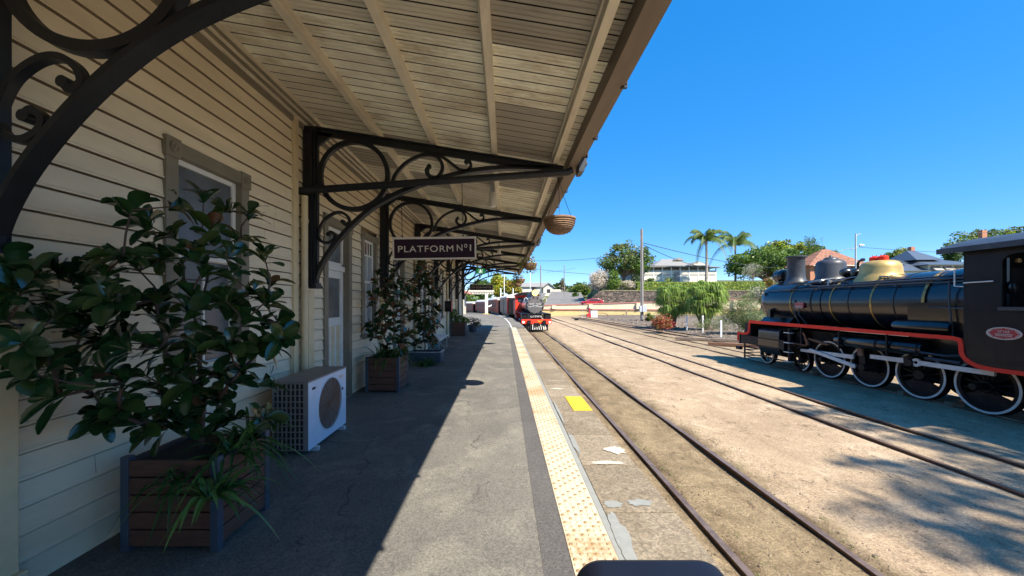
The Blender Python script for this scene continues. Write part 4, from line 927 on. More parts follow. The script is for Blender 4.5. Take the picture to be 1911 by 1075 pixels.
b.tube([(hx+.12, 12.9, hz+.22), (hx+.06, 12.6, hz+.10), (hx+.02, 12.2, hz+.06), (hx+.05, 8.2, hz+.10)], .028, 8); b.tube([(hx+.2, 11.6, hz+.2), (hx+.1, 11.2, hz+.12), (hx+.12, 8.2, hz+.17)], .02, 8)
b.tube([(XC-.55, 12.95, BZ+.66), (XC-.62, 13.3, BZ+.56), (XC-.70, 13.5, BZ+.42)], .03, 8)
b.build('handrail', M['chim'], boil, smooth=40)
b = MB(); b.tube([(XC-.79, 13.13, BZ+.1), (XC-.83, 13.1, BZ-.35), (XC-.78, 12.9, .80)], .016, 6); b.build('pipe', M['chim'], boil, smooth=40)
b = MB(); b.tube([(XC-.79, 12.95, BZ-.05), (XC-.84, 12.9, BZ-.4), (XC-.8, 12.5, .8)], .012, 6); b.build('pipe', M['chim'], boil, smooth=40)
b = MB(); b.tube([(XC-.86, 8.5, BZ+.5), (XC-.93, 8.45, BZ), (XC-.9, 8.4, .8)], .02, 6); b.build('pipe', M['chim'], boil, smooth=40)
b = MB(); b.tube([(XC-.86, 8.9, BZ-.1), (XC-.95, 8.3, BZ-.12), (XC-.95, 8.0, BZ-.1)], .018, 6); b.build('pipe', M['chim'], boil, smooth=40)
b = MB(); b.box(XC-.825, XC-.78, 12.72, 13.08, 1.41, 1.60); pl = b.build('number_plate', M['redp'], boil, bevel=.01)
b = MB(); 
for z0 in (1.41, 1.592): b.box(XC-.832, XC-.826, 12.72, 13.08, z0, z0+.008)
for y0 in (12.72, 13.072): b.box(XC-.832, XC-.826, y0, y0+.008, 1.418, 1.592)
for k in range(6): b.box(XC-.832, XC-.826, 12.76+k*.05, 12.79+k*.05, 1.44, 1.50+.02*(k % 2))
b.build('plate_rim', M['steel'], boil)
# chimney, domes, fittings
b = MB(); cy = 14.1; b.lathe([(.42, -.14), (.36, -.03), (.31, .06), (.285, .16), (.275, .30), (.275, .84), (.285, .86), (.345, .875), (.35, .90), (.345, .925), (.29, .935), (.22, .93), (.22, .5)], (XC, cy, BZ+.80), seg=36, cap=False); b.build('chimney', M['chim'], loco, smooth=40)
b = MB(); b.lathe([(.52, -.14), (.48, -.05), (.43, .02), (.405, .08), (.40, .48), (.385, .55), (.34, .61), (.26, .645), (.20, .655), (.19, .69), (.14, .73), (.05, .745), (.03, .80), (.001, .81)], (XC, 12.6, BZ+.78), seg=36, cap=False); b.lathe([(.39, .10), (.395, .12), (.39, .14)], (XC, 12.6, BZ+.78), seg=36, cap=False); b.build('sand_dome', M['chim'], loco, smooth=40)
b = MB(); b.lathe([(.001, -.16), (.10, -.15), (.145, -.06), (.15, .05), (.12, .14), (.001, .16)], (XC-.15, 11.85, BZ+.95), 'x', 18); b.lathe([(.001, -.14), (.09, -.13), (.13, -.05), (.13, .05), (.09, .13), (.001, .14)], (XC-.1, 11.55, BZ+.92), 'x', 18); b.lathe([(.02, -.22), (.05, -.20), (.05, .2), (.02, .22)], (XC-.12, 11.7, BZ+.83), 'y', 12)
b.tube([(XC-.12, 11.5, BZ+.8), (XC-.12, 11.5, BZ+1.2), (XC-.12, 11.45, BZ+1.27), (XC-.12, 11.32, BZ+1.28)], .032, 8); b.lathe([(.03, -.05), (.05, -.05), (.05, .02), (.03, .04)], (XC-.12, 11.36, BZ+1.29), 'y', 10); b.build('turbo_generator', M['black'], loco, smooth=40)
b = MB(); b.tube([(XC-.2, 12.2, BZ+.78), (XC-.48, 12.35, BZ+.74), (XC-.50, 12.6, BZ+.72), (XC-.58, 12.95, BZ+.62)], .035, 8); b.lathe([(.02, -.05), (.05, -.05), (.055, .03), (.02, .06)], (XC-.5, 12.35, BZ+.72), 'x', 12); b.lathe([(.045, -.06), (.06, 0), (.045, .06)], (XC-.5, 12.05, BZ+.66), 'y', 10); b.tube([(XC-.52, 12.05, BZ+.78), (XC-.56, 12.05, BZ+.52)], .022, 6); b.tube([(XC-.5, 12.05, BZ+.66), (XC-.3, 11.4, BZ+.78), (XC-.4, 10.3, BZ+.72)], .02, 6)
b.build('steam_valve', M['steel'], loco, smooth=40)
b = MB(); gy = 10.93; b.lathe([(.60, -.20), (.56, -.10), (.505, -.02), (.47, .06), (.455, .22), (.435, .30), (.375, .375), (.28, .41), (.16, .425), (.001, .43)], (XC, gy, BZ+.80), seg=48, cap=False); b.build('steam_dome', M['gold'], loco, smooth=40)
b = MB()
for dy in (-.12, .12): b.lathe([(.105, .39), (.12, .41), (.12, .52), (.10, .54), (.05, .545), (.05, .56), (.02, .565), (.001, .565)], (XC-.05, gy+dy, BZ+.80), seg=18)
b.build('safety_valve', M['red'], loco, smooth=40)
b = MB()
for k in range(4): b.lathe([(.012, .55), (.012, .59)], (XC-.05, gy-.18+.12*k, BZ+.80), seg=6)
b.build('valve_studs', M['steel'], loco)
b = MB(); hy = 14.78; b.lathe([(.001, -.20), (.2, -.19), (.24, -.1), (.245, .16), (.235, .18)], (XC, hy, BZ+1.05), 'y', 28); b.box(XC-.12, XC+.12, hy-.15, hy+.1, BZ+.75, BZ+.84); b.box(XC-.22, XC+.22, hy-.12, hy+.12, BZ+.79, BZ+.82)
hd = b.build('headlight', M['black'], loco, smooth=40)
b = MB(); b.lathe([(.001, .185), (.22, .185), (.235, .2), (.25, .2), (.25, .17)], (XC, hy, BZ+1.05), 'y', 28, cap=False); b.lathe([(.24, -.02), (.255, 0), (.24, .02)], (XC, hy, BZ+1.05), 'y', 28, cap=False); b.build('lens', M['glass'], hd)
# running board with red edge
EZ = .79
def edge_path():
    p = [(15.72, .02), (15.72, .30), (15.40, .30)]
    p += smooth_curve([(15.36, .30), (15.14, .34), (15.04, .44), (15.0, .60), (15.0, .79)], 4)
    p += [(8.20, EZ), (8.12, EZ-.02)]
    p += smooth_curve([(8.10, .70), (8.08, .50), (7.98, .36), (7.78, .255), (7.5, .225)], 5)+[(3.9, .225)]
    return p
ep = edge_path(); b = MB(); hgt = .085; vs = []; n = len(ep)
for i, (y, z) in enumerate(ep):
    a = Vector(ep[max(i-1, 0)]); c = Vector(ep[min(i+1, n-1)]); t_ = (c-a).normalized(); nn = Vector((t_.y, -t_.x)); nn = nn if True else nn
    sc_ = 1.0
    if 0 < i < n-1:
        u1 = (Vector(ep[i])-a).normalized(); u2 = (c-Vector(ep[i])).normalized(); cs = max(.55, math.cos(.5*math.acos(clamp(u1.dot(u2), -1, 1)))); sc_ = 1/cs
    q = Vector((y, z))+nn*hgt*sc_*(1)
    vs += [(XF, y, z), (XF, q.x, q.y), (XF+.03, q.x, q.y), (XF+.03, y, z)]
b.add(vs, [(i*4+k, i*4+(k+1) % 4, (i+1)*4+(k+1) % 4, (i+1)*4+k) for i in range(n-1) for k in range(4)]+[(3, 2, 1, 0), ((n-1)*4, (n-1)*4+1, (n-1)*4+2, (n-1)*4+3)])
b.build('red_edge', M['red'], loco)
b = MB(); XR = 2*XC-XF
b.box(XF+.004, XR, 8.2, 15.0, EZ+.002, EZ+.02); b.box(XF+.032, XR, 15.0-.02, 15.0, .3, EZ+.002); b.box(XF+.005, XR, 15.0, 15.72, .302, .32); b.box(XF+.03, XR, 15.66, 15.71, -.08, .30)
b.box(XF+.031, XF+.05, 13.2, 15.6, -.05, .28); b.box(XF+.2, XR-.2, 15.0, 15.6, .32, .78)
for y in (11.0, 9.62, 12.4): b.box(XF+.01, XF+.05, y, y+.04, .25, EZ)
b.build('running_board', M['blackm'], loco)
# cylinders, frames, tanks
b = MB(); cp = [(XF+.02, .05), (XF+.05, .55), (XF+.16, .68), (XF+.5, .70), (XC-.4, .70), (XC-.4, -.35), (XF+.35, -.35), (XF+.14, -.28), (XF+.05, -.1)]
b.prism([(2*XC-p[0], p[1]) for p in cp][::-1], 'y', 13.45, 14.55); b.build('cylinder', M['black'], loco, smooth=35, bevel=.01); b = MB(); b.prism(cp, 'y', 13.45, 14.55)
b.lathe([(.001, .05), (.28, .05), (.30, 0)], (XF+.38, 14.55, -.02), 'y', 24); b.lathe([(.001, -.09), (.25, -.06), (.27, 0)], (XF+.38, 13.45, -.02), 'y', 24); b.lathe([(.001, -.2), (.15, -.2), (.17, 0)], (XF+.42, 13.45, .45), 'y', 18)
b.build('cylinder', M['black'], loco, smooth=35, bevel=.01)
b = MB(); b.box(XC-.45, XC-.40, 4, 14.9, -.35, .65); b.box(XC+.40, XC+.45, 4, 14.9, -.35, .65); b.box(XC-.4, XC+.4, 7, 8.5, -.3, .6); b.box(XC-.7, XC+.7, 13.0, 13.3, -.3, .6); b.build('frame', M['blackm'], loco)
b = MB(); b.lathe([(.001, 8.92), (.15, 8.93), (.175, 8.97), (.175, 11.25), (.15, 11.29), (.001, 11.3)], (XF+.24, 0, .50), 'y', 28); b.build('air_tank', M['black'], loco, smooth=35)
for y in (8.99, 10.0, 11.02): b = MB(); b.lathe([(.178, -.02), (.188, -.02), (.188, .02), (.178, .02)], (XF+.24, y, .50), 'y', 28, cap=False); b.build('tank_strap', M['blackm'], loco)
b = MB(); b.lathe([(.001, 8.4), (.12, 8.41), (.135, 8.45), (.135, 9.6), (.12, 9.64), (.001, 9.65)], (XF+.26, 0, 1.02), 'y', 24); b.box(XF+.2, XF+.3, 8.6, 8.65, .8, .9); b.box(XF+.2, XF+.3, 9.4, 9.45, .8, .9); b.build('lubricator_tank', M['black'], loco, smooth=35)
# wheels
WY = [11.90, 10.60, 9.31, 8.02, ]
for sgn in (-1, 1):
    for i, y in enumerate(WY):
        b = MB(); ty = MB(); x = XC+sgn*.60; wheel(b, ty, x, y, RZ+.572, .572, cw=True)
        wo_ = b.build('driving_wheel', M['blackm'], loco, smooth=35); ty.build('tyre', M['blackm'], wo_, smooth=35)
        if sgn < 0:
            q = MB(); q.lathe([(.525, -.001), (.525, -.012), (.568, -.012), (.568, -.001)], (x-.05, y, RZ+.572), 'x', 56, cap=False); q.build('white_ring', M['whitep'], wo_)
    for y, r_ in ((14.72, .40), (13.05, .40)):
        b = MB(); ty = MB(); x = XC+sgn*.60; wheel(b, ty, x, y, RZ+r_, r_, spokes=10, cw=False); wo_ = b.build('leading_wheel', M['blackm'], loco, smooth=35); ty.build('tyre', M['blackm'], wo_, smooth=35)
        if sgn < 0: q = MB(); q.lathe([(.35, -.001), (.35, -.012), (.396, -.012), (.396, -.001)], (x-.05, y, RZ+r_), 'x', 48, cap=False, a0=0 if y > 14 else R(-170), a1=2*math.pi if y > 14 else R(-105)); q.build('white_ring', M['whitep'], wo_)
b = MB(); xr = XF+.30
def rod(x, ya, za, yb, zb, h0, h1, t=.05): 
    d = Vector((yb-ya, zb-za)).normalized(); nn = Vector((-d.y, d.x))
    return [(ya+nn.x*h0, za+nn.y*h0), (yb+nn.x*h1, zb+nn.y*h1), (yb-nn.x*h1, zb-nn.y*h1), (ya-nn.x*h0, za-nn.y*h0)]
b = MB(); b.prism(rod(0, 12.78, .0, 10.85, .04, .045, .06), 'x', xr-.02, xr+.03); b.build('slide_bar', M['whitep'], loco, bevel=.006)
b = MB(); b.prism(rod(0, 12.3, .06, 10.72, -.21, .045, .055), 'x', xr-.09, xr-.04); b.lathe([(.001, -.02), (.055, -.02), (.055, .03)], (xr-.06, 12.3, .06), 'x', 16); b.build('connecting_rod', M['whitep'], loco, bevel=.006)
b = MB(); b.prism(rod(0, 10.35, .13, 9.42, .15, .055, .06), 'x', xr-.02, xr+.03); b.build('coupling_rod', M['whitep'], loco, bevel=.006)
b = MB(); b.prism(rod(0, 9.10, .15, 7.7, .15, .055, .05), 'x', xr-.05, xr+.0); b.lathe([(.045, -.05), (.10, -.05), (.10, .01), (.045, .01), (.045, -.05)], (xr-.01, 9.16, .15), 'x', 20, cap=False); b.build('coupling_rod', M['whitep'], loco, bevel=.004)
b = MB(); b.lathe([(.001, -.10), (.09, -.10), (.12, -.02), (.12, .12)], (xr, 9.31, .13), 'x', 16); b.box(xr-.05, xr+.05, 9.25, 9.45, .03, .26); b.build('crank', M['blackm'], loco, smooth=40); b = MB()
b.prism([(10.5, .33), (10.66, .30), (10.62, .0), (10.58, -.22), (10.42, -.2), (10.45, .05)], 'x', xr-.06, xr+.06); b.lathe([(.001, -.12), (.1, -.12), (.11, .1)], (xr, 10.5, -.2), 'x', 16)
b.build('crank', M['blackm'], loco, smooth=40)
for y, z in ((11.9, -.18), (8.02, -.18)): b = MB(); b.lathe([(.001, -.1), (.07, -.1), (.09, .3)], (xr, y, z), 'x', 16); b.build('crank_pin', M['blackm'], loco, smooth=40)
b = MB(); b.prism([(12.55, .62), (12.62, .62), (12.5, .40), (12.44, .2), (12.36, .2), (12.42, .42)], 'x', xr-.1, xr-.07); b.tube([(xr-.08, 12.35, .42), (xr-.08, 11.9, .36), (xr-.08, 11.6, .30)], [.03, .05, .03], 6); b.tube([(xr-.05, 13.2, .2), (xr-.05, 12.5, .18)], .03, 6); b.box(xr-.13, xr-.08, 13.08, 13.13, -.45, .42); b.tube([(xr-.02, 13.3, .12), (xr-.02, 13.0, .12)], .02, 6)
b.prism([(10.48, .32), (10.62, .33), (10.60, .12), (10.46, .12)], 'x', xr-.12, xr-.07); b.tube([(xr-.1, 14.6, -.42), (xr-.1, 13.9, -.45), (xr-.1, 12.9, -.45)], .016, 6); b.build('valve_gear', M['rust'], loco)
b = MB(); b.tube([(xr-.05, 12.9, .55), (xr-.05, 12.4, .25)], .014, 6); b.tube([(xr-.05, 12.9, .06), (xr-.05, 12.4, .25)], .014, 6); b.lathe([(.02, -.02), (.075, -.02), (.075, .02), (.02, .02)], (xr-.05, 12.42, .27), 'x', 12); b.tube([(XF+.05, 9.3, .45), (XF+.2, 8.5, .40), (XF+.25, 8.2, .45)], .03, 6); b.tube([(XF+.2, 8.9, .30), (XF+.25, 8.25, .28)], .04, 8); b.build('brake_linkage', M['chim'], loco)
b = MB()
for x in (XF-.0, XF+.05): b.box(x, x+.02, 12.84, 12.98, -.42, EZ-.08)
b.box(XF-.02, XF+.01, 12.87, 12.95, -.42, EZ-.08)
b.build('ladder_frame', M['blackm'], loco); b = MB()
for k, z in enumerate((.56, .22, -.10, -.42)): b.box(XF-.10, XF+.08, 12.80, 13.04, z, z+.018); b.box(XF-.10, XF-.085, 12.80, 13.04, z+.018, z+.028)
b.build('step', M['whitep'], loco)
# front: buffer beam steps, pilot
b = MB()
for k in range(4): b.tube([(XF+.12, 15.5, -.18-.13*k), (XF+.12, 14.95, -.18-.13*k)], .018, 6)
for k in range(4): b.tube([(XF+.12, 15.5, -.18-.13*k), (XR-.12, 15.7, -.18-.13*k)], .02, 6)
b.box(XF+.1, XF+.14, 15.46, 15.52, -.65, 0); b.box(XF+.06, XF+.2, 15.75, 16.0, -.35, -.22); b.build('cow_catcher', M['blackm'], loco)
b = MB(); b.lathe([(.001, .35), (.13, .34), (.14, .3), (.14, .27), (.07, .25), (.07, 0)], (XF+.45, 15.72, .12), 'y', 20); b.lathe([(.001, .35), (.13, .34), (.14, .3), (.14, .27), (.07, .25), (.07, 0)], (XR-.45, 15.72, .12), 'y', 20); b.box(XC-.1, XC+.1, 15.72, 16.05, .0, .25); b.box(XF+.25, XF+.45, 15.5, 15.72, .33, .62); b.build('buffer', M['blackm'], loco, smooth=40)
# cab
cx0, cx1 = XF+.02, XR-.02; b = MB(); yc0, yc1 = 5.6, 8.02; zc0, zc1 = .31, 2.72
wy0, wy1, wz0, wz1, wr = 5.95, 7.42, 1.52, 2.55, .22
win = []
for (qy, qz, a0) in ((wy1-wr, wz1-wr, 0), (wy0+wr, wz1-wr, 90), (wy0+.03, wz0+.03, 180), (wy1-.03, wz0+.03, 270)):
    rr_ = wr if qz > 2 else .03
    for k in range(7): a = R(a0+15*k); win.append((qy+rr_*math.cos(a), qz+rr_*math.sin(a)))
for X in (cx0, cx1-.03):
    nW = len(win); cyy, czz = (wy0+wy1)/2, (wz0+wz1)/2; outer = []
    for (yy_, zz_) in win:
        dy, dz = yy_-cyy, zz_-czz; t_ = min([1e9]+[((yc1 if dy > 0 else yc0)-cyy)/dy if abs(dy) > 1e-6 else 1e9]+[((zc1 if dz > 0 else zc0)-czz)/dz if abs(dz) > 1e-6 else 1e9]); outer.append((cyy+dy*t_, czz+dz*t_))
    # insert corners by using a dense angular sampling
    angs = sorted(set([math.atan2(q[1]-czz, q[0]-cyy) for q in win]+[math.atan2(zz_-czz, yy_-cyy) for yy_ in (yc0, yc1) for zz_ in (zc0, zc1)]))
    def ray_poly(a):
        d = Vector((math.cos(a), math.sin(a))); best = None
        for i in range(nW):
            p = Vector(win[i])-Vector((cyy, czz)); q = Vector(win[(i+1) % nW])-Vector((cyy, czz)); e = q-p; den = d.x*e.y-d.y*e.x
            if abs(den) < 1e-9: continue
            t1 = (p.x*e.y-p.y*e.x)/den; s1 = (p.x*d.y-p.y*d.x)/den
            if t1 > 0 and -1e-4 <= s1 <= 1+1e-4: best = t1 if best is None else min(best, t1)
        return (cyy+d.x*(best or .3), czz+d.y*(best or .3))
    def ray_box(a):
        c_, s_ = math.cos(a), math.sin(a); t_ = 1e9
        if abs(c_) > 1e-6: t_ = min(t_, ((yc1 if c_ > 0 else yc0)-cyy)/c_)
        if abs(s_) > 1e-6: t_ = min(t_, ((zc1 if s_ > 0 else zc0)-czz)/s_)
        return (cyy+c_*t_, czz+s_*t_)
    vs = []
    for a in angs:
        i_, o_ = ray_poly(a), ray_box(a); vs += [(X, *o_), (X, *i_), (X+.03, *i_), (X+.03, *o_)]
    m_ = len(angs); b.add(vs, [(i*4+k, ((i+1) % m_)*4+k, ((i+1) % m_)*4+(k+1) % 4, i*4+(k+1) % 4) for i in range(m_) for k in range(4)])
b.box(cx0+.031, cx1-.031, yc1-.03, yc1, .31, 2.72)
b.box(cx0-.012, cx0, yc0, yc1, .33, .40); b.box(cx0-.012, cx0, yc0, yc1, 2.62, 2.72); b.box(cx0+.03, cx1-.03, yc0, yc1, .31, .34)
for zz_ in (.46, 1.42, 2.60):
    y = 5.7
    while y < 8.0: b.lathe([(.001, -.008), (.009, -.004), (.011, .001)], (cx0, y, zz_), 'x', 6); y += .075
for yy_ in (7.97, 7.50):
    z = .45
    while z < 2.65: b.lathe([(.001, -.008), (.009, -.004), (.011, .001)], (cx0, yy_, z), 'x', 6) if (yy_ > 7.9 or z < 1.5) else None; z += .075
cab = b.build('cab', M['cabpaint'], loco)
b = MB(); b.box(cx0-.035, cx0+.06, wy0-.02, wy1+.02, wz0-.07, wz0-.002); b.build('window_sill', M['chim'], cab)
b = MB(); n = 12
def rf(t, e=0): x = (cx0-.22)+(cx1-cx0+.44)*t; return (x, 2.70+e+.29*math.sin(math.pi*clamp(t))**.85)
out = [rf(k/n, .06) for k in range(n+1)]+[rf(1-k/n) for k in range(n+1)]
b.prism(out, 'y', 4.9, 8.32); b.box(cx0-.24, cx0-.2, 4.9, 8.32, 2.66, 2.77)
for k in range(8): b.box(cx0+.1+.1*k, cx0+.13+.1*k, 8.2, 8.23, 2.93, 2.97) if k % 3 == 0 else None
b.build('cab_roof', M['chim'], cab, smooth=30)
b = MB(); b.lathe([(.001, -.008), (1, -.008), (1, .008)], (0, 0, 0), 'x', 40); b.v = [(cx0-.012+v[0], 7.36+v[1]*.27, 1.0+v[2]*.125) for v in b.v]; b.build('builders_plate', M['redp'], cab, smooth=30)
b = MB(); b.lathe([(.86, 0), (.9, -.006), (.96, -.006), (1.0, 0)], (0, 0, 0), 'x', 40, cap=False); b.v = [(cx0-.021+v[0], 7.36+v[1]*.27, 1.0+v[2]*.125) for v in b.v]
for k in range(40):
    a = 2*math.pi*k/40; yy_, zz_ = 7.36+.215*math.cos(a), 1.0+.096*math.sin(a)
    if k % 5: b.box(cx0-.026, cx0-.02, yy_-.008, yy_+.008, zz_-.006, zz_+.006)
for row, (zz_, nn_) in enumerate(((.985, 9), (.955, 8))):
    for k in range(nn_): yy_ = 7.36+(k-(nn_-1)/2)*.030; b.box(cx0-.026, cx0-.02, yy_-.010, yy_+.010, zz_-.009, zz_+.009)
b.build('plate_lettering', M['signc'], cab)
T = Matrix.Translation((cx0-.0225, 7.36, 1.035)) @ Matrix.Rotation(R(-90), 4, 'Z') @ Matrix.Rotation(R(90), 4, 'X')
q = text_mesh('N\u00ba168', .062, M['signc'], 'plate_number', None, Matrix.Translation(-W[cab.name]) @ T); q.parent = cab
b = MB(); b.tube([(cx0-.05, 7.98, 2.02), (cx0-.05, 7.50, 2.03)], .013, 8); b.tube([(cx0-.05, 8.14, 2.32), (cx0-.05, 8.14, 1.96), (cx0-.03, 8.0, 1.94)], .013, 8); b.build('cab_handrail', M['whitep'], cab, smooth=40)
b = MB(); b.lathe([(.001, -.02), (.045, -.02), (.045, .02)], (cx0+.25, 7.35, 2.42), 'y', 14); b.build('gauge', M['brass'], cab)
b = MB(); b.tube([(cx0+.5, 7.3, 1.5), (cx0+.5, 7.2, 2.1)], .07, 8); b.tube([(cx0+.35, 7.6, 1.4), (cx0+.35, 7.6, 2.5)], .05, 8); b.lathe([(.12, -.01), (.14, 0), (.12, .01)], (cx0+.4, 7.5, 1.9), 'y', 20); b.box(cx0+.04, cx1-.04, 7.7, 7.9, .4, 2.3); b.build('backhead', M['black'], cab, smooth=40)
b = MB(); b.box(cx1-.08, cx1-.05, wy0-.05, wy1+.05, wz0-.05, wz1+.05); b.build('far_window_blocker', M['blackm'], cab)  # added panel closing the far window to keep the cab interior dark
b = MB(); b.box(cx0+.1, cx1-.1, 1.0, 5.3, .1, 2.0); b.box(cx0+.2, cx1-.2, .9, 5.4, -.4, .1); b.build('tender', M['blackm'], loco, bevel=.03)
for i, (x, y) in enumerate(((XF+.55, 9.75), (XF+.5, 8.65), (XF+.5, 12.55), (XF+.45, 7.1))):
    b = MB(); b.box(x, x+.3, y, y+.13, -.79, -.69); b.build('wheel_chock', M['concrete'], loco)

# oncoming train -------------------------------------------------------------
def place(o, Yc):
    """seat a thing whose local origin is at the rail top on the curving track"""
    sl_ = 2*max(0, Yc-23)/540.; o.location = (2.705-curve(Yc), Yc, RZ-drop(Yc)); o.rotation_euler = (0, 0, math.atan(sl_)); return o
eng = thing('steam_locomotive', (0, 0, 0), 'oncoming steam train engine with yellow headlamp and red buffer beam', 'steam locomotive')
b = MB(); b.lathe([(.001, 0), (.72, 0), (.78, .05), (.78, 1.6), (.74, 1.62), (.74, 6.2), (.80, 6.25), (.80, 7.6)], (0, 1.3, 2.15), 'y', 40); b.lathe([(.06, .06), (.12, 0)], (0, 1.2, 2.15), 'y', 12); b.build('boiler', M['black'], eng, smooth=35)
b = MB(); b.lathe([(.001, -.04), (.70, -.03), (.76, .02), (.78, .08)], (0, 1.3, 2.15), 'y', 40); face = b.build('smokebox_door', M['sbgrey'], eng, smooth=35)
b = MB()
b.box(-.5, .5, 1.21, 1.23, 2.22, 2.26); b.box(-.55, .55, 1.23, 1.26, 1.98, 2.02); b.tube([(0, 1.2, 2.15), (.25, 1.18, 2.08)], .02, 6); b.tube([(0, 1.2, 2.15), (-.25, 1.18, 2.06)], .02, 6); b.build('door_bar', M['whitep'], face)
b = MB()
for k in range(12): a = 2*math.pi*k/12+.2; b.box(.68*math.cos(a)-.04, .68*math.cos(a)+.04, 1.2, 1.26, 2.15+.68*math.sin(a)-.04, 2.15+.68*math.sin(a)+.04)
b.build('door_clamp', M['black'], face)
b = MB()
for s_ in (-1, 1): b.tube([(s_*.62, 1.15, 2.62), (s_*.78, 1.12, 2.78), (s_*.92, 1.15, 2.70), (s_*.95, 1.2, 2.45)], .028, 8)
b.build('lamp_iron', M['whitep'], eng)
b = MB(); b.lathe([(.25, -.1), (.22, .0), (.2, .2), (.2, .72), (.26, .76), (.26, .80), (.18, .8)], (0, 1.95, 2.9), seg=24, cap=False); b.lathe([(.4, -.1), (.34, .05), (.34, .4), (.2, .5), (.001, .52)], (0, 3.4, 2.85), seg=24); b.lathe([(.42, -.1), (.36, .05), (.34, .35), (.2, .42), (.001, .43)], (0, 5.2, 2.85), seg=24); b.build('chimney', M['chim'], eng, smooth=40)
b = MB(); b.lathe([(.001, .3), (.26, .28), (.28, 0), (.28, -.02)], (0, 1.3, 3.18), 'y', 24); b.box(-.2, .2, 1.35, 1.6, 2.85, 2.95); hl = b.build('headlight', M['chim'], eng, smooth=40)
b = MB(); b.lathe([(.001, -.01), (.24, -.01), (.26, 0)], (0, 1.27, 3.18), 'y', 24); b.build('lens', emis('warm_headlamp', (1., .62, .16), .9), hl)
b = MB(); b.box(-1.2, 1.2, .3, 10.2, 1.42, 1.46); b.box(-1.2, -.7, .35, 1.5, 1.0, 1.42); b.box(.7, 1.2, .35, 1.5, 1.0, 1.42); b.box(-.45, .45, .5, 9, .4, 1.42); b.build('running_board', M['blackm'], eng)
b = MB(); b.box(-1.22, 1.22, .2, .28, .62, 1.0); bb = b.build('buffer_beam', M['red'], eng)
b = MB()
for s_ in (-1, 1): b.box(s_*.62-.13, s_*.62+.13, -.1, .2, .62, .92)
b.box(-.2, .2, -.1, .2, .5, .72); b.tube([(0, -.1, .7), (-.15, -.15, .55), (0, -.15, .4)], .03, 6); b.build('buffer', M['blackm'], eng)
b = MB()
for s_ in (-1, 1): b.lathe([(.001, -.06), (.075, -.05), (.085, 0)], (s_*1.08, .18, .76), 'y', 16)
b.build('marker_lamp', emis('white_marker_lamp', (1, .95, .85), .7), eng)
b = MB(); b.box(-.55, .55, .4, .43, 1.08, 1.38); nb = b.build('name_board', M['blackm'], eng)
q = text_mesh('GYMPIE', .27, M['whitep'], 'lettering', None, facing(0, .39, 1.23)); q.parent = nb
q = text_mesh('967', .24, M['yellow'], 'lettering', None, facing(.28, .195, .82)); q.parent = bb
b = MB(); b.box(-.85, .85, -.25, -.2, .12, .18); b.box(-.8, .8, .1, .2, .5, .6)
for k in range(9): x = -.72+.18*k; b.tube([(x*.9, .1, .56), (x, -.2, .15)], .026, 5, 1 if k > 1 else 0)
b.box(-.9, -.8, -.1, .2, .1, .62); b.box(.8, .9, -.1, .2, .1, .62); b.build('cow_catcher', [M['blackm'], M['whitep']], eng)
for s_ in (-1, 1):
    b = MB(); b.prism([(s_*.75, .9), (s_*1.18, .9), (s_*1.18, .25), (s_*.75, .25)], 'y', 1.7, 2.9); b.build('cylinder', M['blackm'], eng, bevel=.06)
    for y, r_ in ((1.5, .38), (3.3, .38), (4.5, .57), (5.8, .57), (7.1, .57), (8.4, .57)):
        wb = MB(); tb = MB(); wheel(wb, tb, s_*.6, y, r_, r_, spokes=10); w_ = wb.build('driving_wheel', M['blackm'], eng); tb.build('tyre', M['blackm'], w_)
        q = MB(); q.lathe([(r_*.92, 0), (r_*.99, -.01*s_ if s_ < 0 else .01)], (s_*.66, y, r_), 'x', 30, cap=False); q.build('white_ring', M['whitep'], w_)
    b = MB(); b.box(s_*.9-.03, s_*.9+.03, 3.0, 8.6, .62, .74); b.build('coupling_rod', M['whitep'], eng)
b = MB(); b.box(-1.22, 1.22, 8.8, 8.86, 1.45, 3.1); b.box(-1.22, -1.18, 8.86, 10.6, 1.2, 3.1); b.box(1.18, 1.22, 8.86, 10.6, 1.2, 3.1); cb = b.build('cab', M['red'], eng)
b = MB(); b.prism([(-1.35, 3.1), (-1.1, 3.28), (-.6, 3.42), (0, 3.47), (.6, 3.42), (1.1, 3.28), (1.35, 3.1)], 'y', 8.5, 10.9); b.build('cab_roof', M['blackm'], cb)
b = MB()
for x in (-.75, .75): b.box(x-.25, x+.25, 8.78, 8.8, 2.4, 2.9)
b.build('window', M['win'], cb)
b = MB(); b.box(-1.15, 1.15, 11.0, 15.2, 1.0, 2.6); b.box(-1.0, 1.0, 11.0, 15.2, .35, 1.0); b.build('tender', M['redp'], eng, bevel=.05)
place(eng, 30.6)
